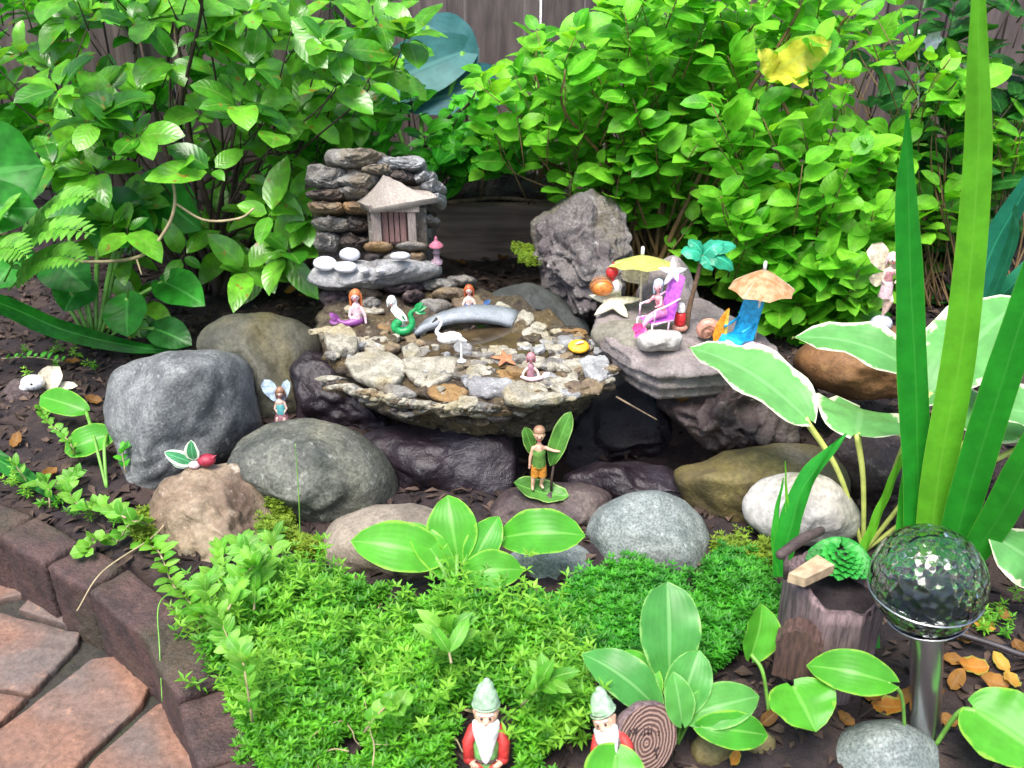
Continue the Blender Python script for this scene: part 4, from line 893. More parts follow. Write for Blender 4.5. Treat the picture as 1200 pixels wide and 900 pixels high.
# fairy on the rust stone
o = hit(1031, 388, .15); f = Frame(o); u = f.u
mb = MB(); mb.ball(f(0, 9), (13*u, 11*u, 10*u)); tag(mb.build('stone_ball', M['silver'], base=o), 'silvery round pebble on the rust stone under the standing fairy', 'pebble')
f = Frame(f(-1, 18)); u = f.u
t_ = thing('fairy_figurine', 'slim white fairy with cream wings and a pink bodice standing on the silvery pebble', 'figurine', f.o)
mb = MB(); mb.limb([f(0, 32), f(1, 16, 1), f(1, 1)], [3.8*u, 3*u, 2*u]); mb.limb([f(2, 30), f(6, 19, 5), f(4, 8, 2), f(2, 4, 2)], [3.6*u, 2.8*u, 2*u, 1.4*u]); mb.limb([f(0, 32), f(-1, 44), f(-1, 52)], [5*u, 4.2*u, 4.8*u]); mb.limb([f(-1, 53), f(0, 59)], 1.9*u); head_mb(mb, f, 0, 65, 0, 6)
mb.limb([f(-6, 52), f(-8, 42, 1), f(-3, 36, 5)], [2*u, 1.7*u, 1.3*u]); mb.limb([f(5, 52), f(9, 44, 2), f(6, 40, 5)], [2*u, 1.7*u, 1.3*u])
mb.build('body', M['pale_skin'], t_, remesh=.0011); face(f, t_, 0, 65, 0, 6)
hair_mb(f, 0, 66, 0, 6, 1.3).build('hair', M['pinkwhite'], t_, remesh=.0012)
mb = MB(); mb.lathe(f(-1, 44), [(5.4*u, -2*u), (5*u, 3*u), (5.6*u, 8*u), (4*u, 10*u)], 14); mb.build('bodice', M['mauve_hair'], t_)
mb = MB(); mb.lathe(f(-.5, 24), [(7.5*u, -2*u), (7*u, 6*u), (6.4*u, 14*u), (5*u, 19*u)], 16, fn=lambda p, a, j: p*(1+(.10*sin(a*5) if j == 0 else 0))); mb.build('skirt', M['pinkwhite'], t_)
wing(f, t_, (-3, 50), (-24, 80), 12, -4, -7, 'wing_cream'); wing(f, t_, (-3, 48), (-18, 36), 8, -4, -6, 'wing_cream'); wing(f, t_, (3, 50), (24, 80), 12, -4, -7, 'wing_cream')

# ------------------------------------------------------------------ gnomes and the log slice
def gnome(label, px, py, Y, sc, lean=0, rot=0):
    f0 = Frame(G(px, py, Y), rot); u = f0.u*sc
    f = lambda x, h, d=0: f0((x*cos(lean)+h*sin(lean))*sc, (h*cos(lean)-x*sin(lean))*sc*.80+d*sc*.12, d*sc-h*sc*.30)
    t_ = thing('garden_gnome', label, 'gnome', f0.o)
    g = lambda x, h, d=0: f(x, h, d)
    g2 = type('F', (), {'u': u, '__call__': lambda s, x, h, d=0: f(x, h, d)})()
    mb = MB(); mb.limb([g(0, 8), g(0, 22), g(0, 34)], [15*u, 15*u, 11*u]); head_mb(mb, g2, 0, 50, 0, 12)
    mb.limb([g(0, 36), g(0, 42)], 7*u); body = mb.build('body', M['vest_green'], t_, remesh=.0016)
    mb = MB(); mb.ball(g(0, 50, 1.5), (13*u, 13*u, 13*u)); mb.ball(g(0, 48.5, 14.5), (3.2*u, 3.4*u, 3*u))
    for sx in (-1, 1): mb.ball(g(sx*6, 48.5, 10), (3.4*u, 3*u, 2.6*u)); mb.ball(g(sx*12, 52, 0), (2.4*u, 2.6*u, 4*u))
    mb.build('face', M['skin'], t_, remesh=.0012)
    for sx in (-1, 1):
        mb = MB(); mb.ball(g(sx*4.4, 52, 13.6), 1.5*u); mb.build('eye', M['black_paint'], t_)
        mb = MB(); mb.limb([g(sx*2, 55, 13.4), g(sx*7, 55, 11.8)], 1.2*u); mb.build('eyebrow', M['white_paint'], t_)
        mb = MB(); mb.limb([g(sx*1, 45.5, 14), g(sx*6, 44.5, 12.5), g(sx*10, 45.5, 9)], [2*u, 1.7*u, .7*u], 8, 8); mb.build('moustache', M['white_paint'], t_)
        mb = MB(); mb.limb([g(sx*13, 35, 0), g(sx*19, 24, 3), g(sx*18, 12, 9)], [6.5*u, 6.5*u, 6*u]); mb.build('sleeve', M['gnome_red'], t_)
        mb = MB(); mb.limb([g(sx*17, 11, 10), g(sx*12, 9, 15)], [4*u, 3.2*u])
        for k in range(4): mb.limb([g(sx*(13-k*.4), 11-k*2, 15), g(sx*(9.5-k*.3), 10.5-k*2, 16.5), g(sx*(7.5-k*.2), 9-k*2, 15.5)], [1.1*u, 1*u, .8*u], 6)
        mb.limb([g(sx*14, 11, 14), g(sx*11, 14.5, 15)], [1.2*u, .9*u]); mb.build('hand', M['skin'], t_, remesh=.0008)
        mb = MB(); mb.limb([g(sx*7, 5, 5), g(sx*10, 3, 16)], [8*u, 6.5*u]); mb.build('trouser_leg', M['gnome_red'], t_)
        mb = MB(); mb.ball(g(sx*11, 0, 22), (5.5*u, 8*u, 5*u)); mb.build('boot', M['boot'], t_)
    mb = MB(); mb.tube([g(15.2*cos(a), 12, 15.2*sin(a)) for a in [2*pi*k/24 for k in range(25)]], 1.6*u, 6); mb.build('belt', M['boot'], t_)
    mb = MB()
    for k in range(15):
        a = -1.25+2.5*k/14; ln = 36-11*abs(a)**1.3; mb.limb([g(sin(a)*11.5, 46-1.5*abs(a), cos(a)*9.5+2), g(sin(a)*11, 37, cos(a)*10+4), g(sin(a)*8, 47-ln, cos(a)*8+7)], [3.6*u, 4*u, 1.8*u], 8, 8)
    mb.build('beard', M['white_paint'], t_, remesh=.0013, smooth_it=2)
    pts = [g(0, 57.5, -1.5), g(0, 61, -2), g(0, 66, -3), g(0, 70.5, -4), g(1, 74, -5), g(1, 76.5, -5)]
    mb = MB(); mb.tube(pts, [14.4*u, 14*u, 12.2*u, 9.8*u, 7.2*u, 4.6*u], 20, 16); mb.ball(pts[-1], 4.2*u); mb.build('hat', M['gnome_green'], t_)
    mb = MB(); mb.tube([g(14.2*cos(a), 58, 14.2*sin(a)-1.5) for a in [2*pi*k/24 for k in range(25)]], 1.0*u, 6); mb.build('hat_brim', M['gnome_green'], t_)
    return t_
gnome('white-bearded garden gnome in a green pointed hat sitting upright with red sleeves', 570, 897, .026, 1.10)
gnome('garden gnome leaning to the left behind the hosta leaf beside the log slice', 725, 903, .026, 1.06, lean=-.44, rot=-.3)
# log slice
t = NT('log_end_grain'); sp = t.n('ShaderNodeSeparateXYZ'); t.L.new(t.obj(), sp.inputs[0])
cmb = t.n('ShaderNodeCombineXYZ'); t.L.new(sp.outputs[0], cmb.inputs[0]); t.L.new(sp.outputs[2], cmb.inputs[2])
ln_ = t.n('ShaderNodeVectorMath', operation='LENGTH'); t.L.new(cmb.outputs[0], ln_.inputs[0])
rings = t.math('SINE', t.math('ADD', t.math('MULTIPLY', ln_.outputs['Value'], 1900), t.math('MULTIPLY', t.noise(60, 3), 9)))
t.bump(rings, .5, .002); M['endgrain'] = t.done(t.mix(t.rng(rings, -.6, .7), (.085, .045, .04, 1), (.30, .19, .15, 1)), .8)
c_ = G(757, 862, .055); u = U(c_); t_ = thing('log_slice', 'round purplish brown log slice propped up beside the leaning gnome', 'log slice', c_)
Rm = Matrix.Rotation(radians(25), 3, 'Z')@Matrix.Rotation(radians(58), 3, 'X')
def wob(p, a, j): return Vector((p.x*(1+.03*sin(a*3)+.015*sin(a*11)), p.y*(1+.03*sin(a*3)+.02*sin(a*9)), p.z))
mb = MB(); mb.lathe(c_, [(39*u, -7*u), (40.5*u, -4*u), (40*u, 4*u), (37.5*u, 8*u)], 48, Rm, wob); mb.build('bark_rim', M['bark'], t_)
mb = MB(); mb.lathe(c_, [(37.6*u, 7.8*u), (30*u, 8.6*u), (20*u, 8.2*u), (10*u, 8.8*u), (.2*u, 8.4*u)], 48, Rm, wob); e = mb.build('cut_face', M['endgrain'], t_)
mb = MB(); mb.lathe(c_, [(38.8*u, -6.8*u), (.2*u, -6.5*u)], 48, Rm, wob); mb.build('back_face', M['endgrain'], t_)

M['burn'] = plain('burnt_mark', (.035, .02, .02), .8)
def fpt(x, y, z=8.9): return c_+Rm@Vector((x*u, y*u, z*u))
for pts in (((-26, 10), (-22, 17), (-20, 10), (-16, 16)), ((-17, 9), (-13, 15)), ((-12, 6), (-8, 7)), ((-6, 4), (-4, 12)), ((-1, 3), (1, 12)), ((3, 3), (5, 10)), ((11, -2), (14, 2), (11, 3)), ((0, -17), (9, -15)), ((4, -16), (3, -26))):
    mb = MB(); mb.tube([fpt(*p) for p in pts], 1.0*u, 6); mb.build('burnt_mark', M['burn'], t_)

# ------------------------------------------------------------------ stump planter
sb = W(958, 800, .815); u = U(sb); t_ = thing('stump_planter', 'hollow tree stump planter with an arched doorway standing left of the globe light', 'planter', sb)
H = 128*u/.85; R0 = 53*u
def sfn(p, a, j):
    k = 1+.05*sin(a*3+1)+.035*sin(a*8)+.02*sin(a*19+j*.3)+(.10 if j < 2 else 0)*abs(sin(a*2.5)); q = Vector((p.x*k, p.y*k, p.z))
    if j in (10, 11, 12): q.z += .006*sin(a*2+.6)+.003*sin(a*7)
    return q
prof = [(R0*1.12, -.03), (R0*1.05, .0)]+[(R0*(1.0+.06*(k/8-.3)**2), H*k/8) for k in range(1, 9)]+[(R0*1.02, H), (R0*.93, H+.002), (R0*.85, H-.006), (R0*.80, H-.03), (R0*.74, H-.032), (.001, H-.03)]
mb = MB(); mb.lathe(sb, prof, 72, None, sfn); mb.build('bark', M['bark'], t_)
mb = MB(); mb.lathe(sb, [(R0*.86, H-.022), (R0*.4, H-.019), (.001, H-.018)], 40); mb.build('potting_soil', M['soil'], t_)
mb = MB(); dc = W(934, 770, .815-.058); 
def arch(w, h, n=18): return [(-w, -h)]+[(-w*cos(pi*k/n)*(1+.10*sin(k*1.9)), w*1.15*sin(pi*k/n)*(1+.08*sin(k*2.7))+h*.25) for k in range(n+1)]+[(w*.9, -h)]
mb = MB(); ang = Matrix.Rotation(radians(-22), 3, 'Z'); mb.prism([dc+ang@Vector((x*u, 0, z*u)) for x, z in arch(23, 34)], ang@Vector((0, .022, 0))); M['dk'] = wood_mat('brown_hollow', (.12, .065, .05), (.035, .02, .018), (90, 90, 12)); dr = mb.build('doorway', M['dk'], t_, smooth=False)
a = W(950, 664, .83); mb = MB()
for q in range(1): 
    P0 = [W(924, 672, .79), W(944, 678, .775), W(978, 662, .80), W(958, 650, .825)]; mb.prism(P0, Vector((0, 0, -.011)))
M['tinyroof'] = plain('tan_ornament_roof', (.46, .34, .22), .6, .3, 80)
tag(mb.build('miniature_roof', M['tinyroof'], base=a, smooth=False), 'small tan roof-shaped block lying on the stump rim', 'ornament')
mb = MB(); pa = W(915, 650, .80); mb.limb([pa, W(940, 632, .82), W(962, 622, .84)], [5.5*u, 6*u, 5*u], 8, 8); mb.tube([W(921, 650, .80), W(921, 678, .795)], 3*u, 8)
tag(mb.build('wooden_arm', M['log'], base=pa), 'grey forked stick leaning across the back of the stump rim', 'stick')
M['succ'] = leaf_mat('succulent_leaf', (.02, .25, .03), (.05, .38, .06), None, .9, .35, .15)
c_ = W(986, 646, .845); us = U(c_); mb = MB()
for k in range(90):
    rr_ = 27*us*math.sqrt((k+.5)/90); a = k*2.39996; p = c_+Vector((cos(a)*rr_, sin(a)*rr_*.9, -.018*(rr_/(27*us))**2+.004)); q = Vector((cos(a), sin(a)*.9, .55-.7*rr_/(27*us))).normalized()
    mb.leaf(p, p+q*13*us, 6*us, (q.x*.4, -.6+q.y*.4, 1), (.7, .35), bow=.1, fold=.2, nl=4, nw=1)
mb.tube([c_-Vector((0, 0, .045)), c_], [3*us, 4*us], 6)
tag(mb.build('succulent', M['succ'], base=c_-Vector((0, 0, .045))), 'dense bright green succulent rosette growing in the stump', 'plant')

# ------------------------------------------------------------------ solar globe light
gc = W(1087, 680, .74); u = U(gc); gr = 66*u
t_ = thing('globe_light', 'crackled glass globe garden light on a steel stake', 'garden light', Vector((gc.x, gc.y, 0)))
t = NT('crackled_glass'); v = t.n('ShaderNodeTexVoronoi', feature='DISTANCE_TO_EDGE'); v.inputs['Scale'].default_value = 62; t.L.new(t.obj(), v.inputs['Vector'])
v.feature = 'F1'; v.inputs['Scale'].default_value = 105; t.bump(v.outputs['Distance'], .5, .0045); M['glass'] = t.done((.94, .98, .97, 1), .02); t.p.inputs['Transmission Weight'].default_value = 1; t.p.inputs['IOR'].default_value = 1.42
t = NT('clear_glass'); M['inner'] = t.done((.95, .98, .98, 1), .02); t.p.inputs['Transmission Weight'].default_value = 1; t.p.inputs['IOR'].default_value = 1.42
steel = NT('brushed_steel'); mp = steel.n('ShaderNodeMapping'); steel.L.new(steel.obj(), mp.inputs[0]); mp.inputs['Scale'].default_value = (300, 300, 4); nn = steel.noise(3, 3, .6, mp.outputs[0])
steel.bump(nn, .12, .001); M['steel'] = steel.done((.62, .61, .63, 1), .28, Metallic=1.0)
t = NT('dark_solar_cell'); M['cell'] = t.done((.16, .19, .23, 1), .08)
mb = MB(); mb.ball(gc, gr, nu=56, nv=36); b0 = len(mb.v); mb.ball(gc, gr*.95, nu=56, nv=36); mb.f = [f_ if f_[0] < b0 else tuple(reversed(f_)) for f_ in mb.f]; gl = mb.build('glass_globe', M['glass'], t_)
mb = MB(); mb.tube([gc+Vector((cos(a)*gr*.975, sin(a)*gr*.975, -gr*.22)) for a in [2*pi*k/48 for k in range(49)]], .0010, 8); mb.build('seam_ring', M['steel'], t_)
ft = G(1084, 884, -.03); ax = (gc-ft).normalized(); Ra = ax.to_track_quat('Z', 'Y').to_matrix()
mb = MB(); mb.lathe(gc, [(gr*.62, -gr*.72), (gr*.70, -gr*.50), (gr*.68, -gr*.42), (gr*.60, -gr*.40), (.0005, -gr*.40)], 40, Ra); mb.build('solar_cell', M['cell'], t_)
mb = MB(); mb.lathe(gc, [(gr*.70, -gr*.76), (gr*.74, -gr*.74), (gr*.58, -gr*.92), (gr*.40, -gr*1.0), (gr*.33, -gr*1.04), (gr*.31, -gr*1.12)], 40, Ra); mb.build('steel_cup', M['steel'], t_)
mb = MB(); pr = 19*u; LL_ = (gc-ft).length; mb.lathe(ft, [(pr, 0), (pr, LL_-gr*1.12), (pr*.96, LL_-gr*1.08)], 32, Ra); mb.build('stake', M['steel'], t_)
mb = MB(); mb.lathe(ft, [(pr*1.06, LL_-gr*1.16), (pr*1.06, LL_-gr*1.05)], 32, Ra); mb.build('collar', M['steel'], t_)
# cable on the soil
mb = MB(); pts = [G(1100, 735, .02), G(1135, 746, .022), G(1170, 757, .02), G(1205, 769, .018), G(1300, 790, .01), G(1350, 770, -.02)]
M['cable'] = plain('grey_black_hose', (.035, .03, .036), .5); mb.tube(pts, .0034, 8, 30); tag(mb.build('hose', M['cable']), 'thin dark hose lying on the soil to the right of the globe light', 'hose')
#PART4

# ------------------------------------------------------------------ leaf materials
M['rhodo'] = leaf_mat('glossy_shrub_leaf', (.035, .22, .014), (.20, .58, .04), None, .9, .28, .40, spec=.7, spots=(.30, .20, .03), rib=(.22, .42, .08))
M['spirea'] = leaf_mat('bright_yellow_green_leaf', (.07, .38, .015), (.28, .74, .05), None, .9, .40, .46, rib=(.30, .62, .08))
M['midleaf'] = leaf_mat('mid_green_leaf', (.03, .28, .015), (.11, .52, .03), None, .9, .38, .35)
M['darkleaf'] = leaf_mat('dark_green_leaf', (.015, .10, .018), (.04, .20, .03), None, .9, .34, .3)
M['broad'] = leaf_mat('broad_green_leaf', (.012, .16, .012), (.03, .26, .02), None, .9, .42, .35, rib=(.10, .42, .08))
M['blue'] = leaf_mat('blue_green_hosta_leaf', (.025, .115, .14), (.045, .17, .17), None, .9, .5, .2, 'hosta', rib=(.10, .28, .26))
M['limehosta'] = leaf_mat('light_green_hosta_leaf', (.06, .33, .025), (.11, .44, .035), (.26, .54, .06), .89, .34, .35, 'hosta', rib=(.22, .55, .10), edge_noise=.24)
M['paleh'] = leaf_mat('pale_green_hosta_leaf', (.07, .30, .06), (.11, .38, .07), (.28, .54, .15), .91, .34, .35, 'hosta', rib=(.24, .52, .18), edge_noise=.2)
M['varieg'] = leaf_mat('white_edged_hosta_leaf', (.12, .38, .10), (.17, .46, .13), (.72, .76, .54), .81, .36, .3, 'hosta', rib=(.24, .52, .2), edge_noise=.30)
M['iris'] = leaf_mat('iris_blade', (.02, .28, .025), (.05, .40, .03), (.32, .60, .10), .95, .36, .35, 'hosta', rib=(.06, .36, .05), edge_noise=.02)
M['iris2'] = leaf_mat('yellow_green_iris_blade', (.12, .46, .03), (.16, .52, .03), (.40, .68, .08), .95, .36, .4, 'hosta', rib=(.2, .55, .05), edge_noise=.02)
M['iris3'] = leaf_mat('blue_green_blade', (.02, .20, .12), (.03, .26, .13), None, .95, .4, .3, 'hosta')
M['yellowleaf'] = leaf_mat('yellowing_leaf', (.62, .62, .05), (.70, .66, .08), (.30, .58, .04), .8, .45, .4, rib=(.5, .6, .1), edge_noise=.5)
M['fern'] = leaf_mat('fern_leaf', (.10, .36, .03), (.18, .48, .05), None, .9, .45, .4)
M['creeper'] = leaf_mat('creeper_leaf', (.09, .36, .025), (.24, .54, .06), None, .9, .4, .4, rib=(.4, .66, .2))
M['leggy'] = leaf_mat('leggy_shoot_leaf', (.05, .26, .012), (.26, .56, .05), None, .9, .42, .4)
M['sedum'] = leaf_mat('mat_leaf', (.016, .14, .008), (.16, .50, .028), None, .9, .42, .38)
M['moss'] = leaf_mat('fine_mat_leaf', (.010, .14, .010), (.075, .38, .022), None, .9, .45, .35)
M['tuft'] = leaf_mat('olive_moss_leaf', (.10, .20, .012), (.20, .30, .02), None, .9, .6, .3)
M['drybrown'] = leaf_mat('dry_brown_leaf', (.16, .075, .02), (.36, .17, .035), None, .9, .6, .2, rib=(.3, .2, .1))
M['dryorange'] = leaf_mat('dry_orange_leaf', (.45, .18, .025), (.55, .30, .05), (.30, .30, .05), .8, .6, .2, rib=(.4, .3, .1), edge_noise=.6)
M['chip'] = leaf_mat('bark_chip', (.018, .011, .011), (.12, .08, .06), None, .95, .8, 0, rib=(.08, .06, .05))
M['browntip'] = M['dryorange']

# ------------------------------------------------------------------ fast leaf clouds (mats and litter)
def quads(name, base, dirs, nrm, ln, wd, mat, rnd, label, cat=None, kind='stuff', parent=None, smooth=True, bend=.15):
    n = len(base); side = np.cross(dirs, nrm); side /= np.linalg.norm(side, axis=1, keepdims=True)+1e-9; up = np.cross(side, dirs)
    v = np.empty((n, 6, 3)); L_ = ln[:, None]; w = wd[:, None]
    v[:, 0] = base; v[:, 1] = base+dirs*L_*.45+side*w+up*w*.35; v[:, 2] = base+dirs*L_-up*L_*bend; v[:, 3] = base+dirs*L_*.45-side*w+up*w*.35; v[:, 4] = base+dirs*L_*.45; v[:, 5] = base+dirs*L_*.05
    f = np.array([[0, 4, 1, 1], [0, 3, 4, 4], [4, 2, 1, 1], [3, 2, 4, 4]]); tri = np.array([[0, 4, 1], [0, 3, 4], [4, 2, 1], [3, 2, 4]])
    idx = (np.arange(n)[:, None, None]*6+tri[None]).reshape(-1)
    me = bpy.data.meshes.new(name); me.vertices.add(n*6); me.vertices.foreach_set('co', v.reshape(-1).astype('f4'))
    nf = n*4; me.loops.add(nf*3); me.loops.foreach_set('vertex_index', idx.astype('i4')); me.polygons.add(nf)
    me.polygons.foreach_set('loop_start', (np.arange(nf)*3).astype('i4')); 
    me.update(calc_edges=True)
    me.attributes.new('luv', 'FLOAT2', 'POINT'); me.attributes.new('rnd', 'FLOAT', 'POINT')
    uvp = np.tile(np.array([[0, 0], [1, .45], [0, 1], [-1, .45], [0, .45], [0, .05]]), (n, 1)); me.attributes['luv'].data.foreach_set('vector', uvp.reshape(-1).astype('f4'))
    me.attributes['rnd'].data.foreach_set('value', np.repeat(rnd, 6).astype('f4'))
    me.polygons.foreach_set('use_smooth', [smooth]*nf); me.materials.append(mat); me.validate()
    o = bpy.data.objects.new(name, me); COL.objects.link(o)
    if parent: o.parent = parent; o.location = -parent_loc(parent)
    return tag(o, label, cat, kind=kind)
NR = np.random.default_rng(3)
def unit(a): return a/(np.linalg.norm(a, axis=1, keepdims=True)+1e-9)
HOLES = [(524, 838, 616, 960), (676, 815, 805, 960), (512, 690, 562, 722)]
def mat_cloud(name, regions, nst, h, llen, lwid, mat, label, whorl=4, lv=5, lean=.5, zfun=None, edge=None):
    B = []; D = []; N_ = []; LL = []; WW = []; RR = []
    for _ in range(nst):
        P = R.choice(regions) if isinstance(regions[0], list) else regions
        x, y = pick(P); g = G(x, y, .012); z = soil_z(g.x, g.y) if zfun is None else zfun(g.x, g.y)
        over = edge_side(g.x, g.y)
        if any(x0 < x < x1 and y0 < y < y1 for x0, y0, x1, y1 in HOLES): continue
        if noise.noise(Vector((g.x*17, g.y*17, 4.2))) < -.12 and R.random() < .8: continue
        if over < 0:
            z = -.02+over*.9
            if z < -.09: z = -.088
        base = np.array([g.x, g.y, z]); clump = noise.noise(Vector((g.x*22, g.y*22, 1.5))); hh = h*(.50+.7*R.random()+.75*clump+.5*noise.noise(Vector((g.x*9, g.y*9, 6))))
        a = R.uniform(0, 2*pi); l = R.uniform(.1, lean); dv = np.array([cos(a)*l, sin(a)*l-.12, 1.0]); dv /= np.linalg.norm(dv)
        rr = min(1, max(0, .42+.55*noise.noise(Vector((g.x*13, g.y*13, 9)))+R.uniform(-.42, .42)))
        for k in range(lv):
            t = .25+.75*(k+1)/lv; c = base+dv*hh*t; ph = R.uniform(0, 6.28); ln = llen*(1.15-.5*abs(t-.7))*R.uniform(.75, 1.2)
            for q in range(whorl):
                an = ph+q*2*pi/whorl; el = .15+.75*(t > .9)+R.uniform(-.2, .25); d = np.array([cos(an), sin(an), el])
                B.append(c); D.append(d); N_.append((R.uniform(-.3, .3), R.uniform(-.5, .1), 1)); LL.append(ln); WW.append(ln*lwid*R.uniform(.8, 1.2)); RR.append(min(1, max(0, rr+.2*(t-.6))))
    return quads(name, np.array(B), unit(np.array(D)), unit(np.array(N_, dtype=float)), np.array(LL), np.array(WW), mat, np.array(RR), label)

# litter of bark chips over all bare soil
B = []; D = []; N_ = []; LL = []; WW = []; RR = []
for _ in range(16000):
    x = R.uniform(-1.3, 1.2); y = .58+1.75*R.random()**1.0
    if edge_side(x, y) < .004: continue
    p = CAM; z = soil_z(x, y)+.003; a = R.uniform(0, 6.28); B.append((x, y, z)); D.append((cos(a), sin(a), R.uniform(-.25, .35))); N_.append((R.uniform(-.5, .5), R.uniform(-.5, .5), 1)); l = R.uniform(.008, .03); LL.append(l); WW.append(l*R.uniform(.12, .35)); RR.append(R.random()**2.2)
quads('bark_mulch', np.array(B), unit(np.array(D)), unit(np.array(N_)), np.array(LL), np.array(WW), M['chip'], np.array(RR), 'dark broken bark mulch strewn over the bare soil', smooth=False)

# green mats
CARPET = [(262, 715), (300, 675), (345, 665), (390, 705), (470, 720), (560, 735), (600, 735), (700, 728), (690, 770), (700, 800), (680, 840), (640, 900), (640, 930), (520, 920), (480, 900), (420, 925), (330, 915), (285, 880), (268, 830), (255, 780), (275, 745)]
FINE = [(690, 700), (740, 680), (820, 675), (850, 655), (885, 668), (905, 700), (890, 760), (860, 770), (830, 800), (760, 800), (690, 790), (640, 770), (610, 740), (625, 722)]
mat_cloud('sedum_mat', CARPET, 5200, .034, .0085, .20, M['sedum'], 'thick bright green creeping mat of tiny leaves in the foreground', 4, 5)
LEGGY = [[(215, 725), (255, 712), (330, 690), (370, 705), (330, 760), (262, 800), (240, 770)], [(262, 700), (420, 700), (420, 800), (290, 880), (262, 800)], [(380, 730), (640, 730), (660, 800), (600, 850), (420, 860)], [(600, 800), (680, 790), (680, 870), (610, 890)]]
mat_cloud('leggy_shoots', LEGGY, 620, .062, .0105, .17, M['leggy'], 'loose leggy light green shoots rising through the creeping mat', 4, 5, .9)
mat_cloud('leggy_shoots', [[(10, 560), (70, 590), (120, 590), (165, 600), (160, 620), (100, 615), (40, 600)], [(0, 410), (110, 400), (110, 440), (0, 440)], [(1120, 700), (1200, 700), (1200, 740), (1130, 735)]], 42, .030, .009, .18, M['leggy'], 'scattered light green weeds along the back of the edging', 4, 4, .9)
rb = MB()
for k in range(70):
    x, y = pick(CARPET); p = G(x, y, .03)
    if edge_side(p.x, p.y) < .07: continue
    a = R.uniform(0, 6.28); pts = [p]
    for q in range(4): a += R.uniform(-.7, .7); pts.append(pts[-1]+Vector((cos(a)*.016, sin(a)*.016, R.uniform(-.006, .010))))
    rb.tube(pts, [.0008, .0006, .0004], 5, 14)
tag(rb.build('creeping_runners', M['palet']), 'pale tangled runners and dead stems lying through the creeping mat', None, kind='stuff')
mat_cloud('moss_mat', FINE, 3300, .032, .0085, .16, M['moss'], 'fine feathery emerald mat in front of the speckled stone', 5, 5, .4)
mat_cloud('moss_mat', [[(835, 650), (850, 630), (880, 632), (910, 640), (905, 665), (860, 668)], [(285, 570), (310, 560), (340, 590), (345, 630), (320, 640), (300, 610)], [(340, 615), (370, 620), (385, 640), (370, 655), (345, 650)], [(160, 600), (178, 590), (185, 640), (165, 640)]], 1500, .030, .006, .2, M['tuft'], 'olive green moss cushions in the gaps between the stones', 4, 4, .4)
mat_cloud('moss_mat', [[(600, 366), (636, 362), (650, 380), (640, 392), (610, 388)]], 240, .012, .005, .2, M['tuft'], 'tiny dark moss tuft growing on the back rim of the pond', 4, 3, .5, zfun=lambda x, y: PZ+.004)

# ------------------------------------------------------------------ hostas, iris and other single plants
def stalk(parent, pts, w, m='gstem'):
    mb = MB(); mb.tube(pts, [w, w*.8, w*.7], 8, 14); return mb.build('stalk', M[m], parent)
def ppx(p): return W(*p) if len(p) == 3 else p
def hosta(label, root, leaves, m, stem='gstem', name='hosta', rootz=.02):
    """leaves: (base px,py,Y), (tip px,py,Y), half width px, normal, options"""
    r_ = G(root[0], root[1], rootz); t_ = thing(name, label, 'plant', r_)
    for L_ in leaves:
        b, tp, w, nrm = L_[:4]; op = dict(shape=(.55, .75), bow=.08, fold=.22, wave=.06, nl=16, nw=5, lobes=.12); op.update(L_[4] if len(L_) > 4 else {})
        mm = op.pop('m', m); root_ = op.pop('root', None); noroot = op.pop('nostalk', False)
        Bp = W(*b); Tp = W(*tp); u = U(Bp)
        mb = MB(); mb.leaf(Bp, Tp, w*u, nrm, **op); lf = mb.build('leaf', M[mm], t_)
        if not noroot:
            rr_ = G(root_[0], root_[1], rootz) if root_ else r_
            mid = (Bp+rr_)/2+Vector((0, .0, .012)); stalk(lf, [Bp+(Tp-Bp)*.02, mid, rr_-Vector((0, 0, .02))], min(4.0, 1.0+w*.075)*u, stem)
    return t_
YV = 1.10
hosta('large hosta with broad white-margined leaves beneath the iris blades on the right', (1015, 632), [
    ((946, 492, 1.06), (806, 407, 1.19), 44, (.5, -.75, .9), dict(bow=.10, wave=.10, lobes=.05, shape=(.55, .9))),
    ((1090, 452, 1.12), (928, 396, 1.20), 34, (.2, -.5, 1), dict(bow=.16, wave=.12, lobes=.05)),
    ((1004, 508, 1.04), (1008, 478, 1.14), 58, (0, -.35, 1), dict(bow=.06, wave=.10, lobes=.1, shape=(.35, .5), fold=.1)),
    ((1090, 462, 1.08), (1200, 352, 1.20), 52, (-.6, -.7, .8), dict(bow=.10, wave=.10, lobes=.10)),
    ((1148, 506, 1.04), (1160, 470, 1.15), 66, (.1, -.35, 1), dict(bow=.06, wave=.10, lobes=.1, shape=(.4, .5), fold=.1)),
    ((1250, 500, 1.04), (1150, 480, 1.0), 38, (.0, -.5, 1), dict(wave=.1)),
    ((1235, 672, .90), (1156, 622, .92), 34, (-.3, -.9, .5), dict(bow=.15, wave=.15, root=(1230, 760)))], 'varieg', 'ystem')
hosta('small hosta with light green yellow-edged leaves between the front stones', (535, 722), [
    ((512, 652, 0.930), (411, 634, 0.940), 30, (.1, -.8, 1), dict(bow=.12)),
    ((536, 652, 0.935), (525, 580, 0.985), 30, (0, -1, .35), dict(bow=.1)),
    ((553, 662, 0.925), (585, 605, 0.965), 21, (-.3, -1, .45), dict()),
    ((590, 630, 0.955), (686, 628, 0.945), 28, (0, -.7, 1), dict(bow=.16, lobes=.05, shape=(.5, .6), wave=.08)),
    ((548, 672, 0.915), (614, 668, 0.920), 24, (0, -.8, 1), dict(bow=.14)),
    ((525, 672, 0.920), (478, 612, 0.955), 19, (.6, -1, .6), dict())], 'limehosta')
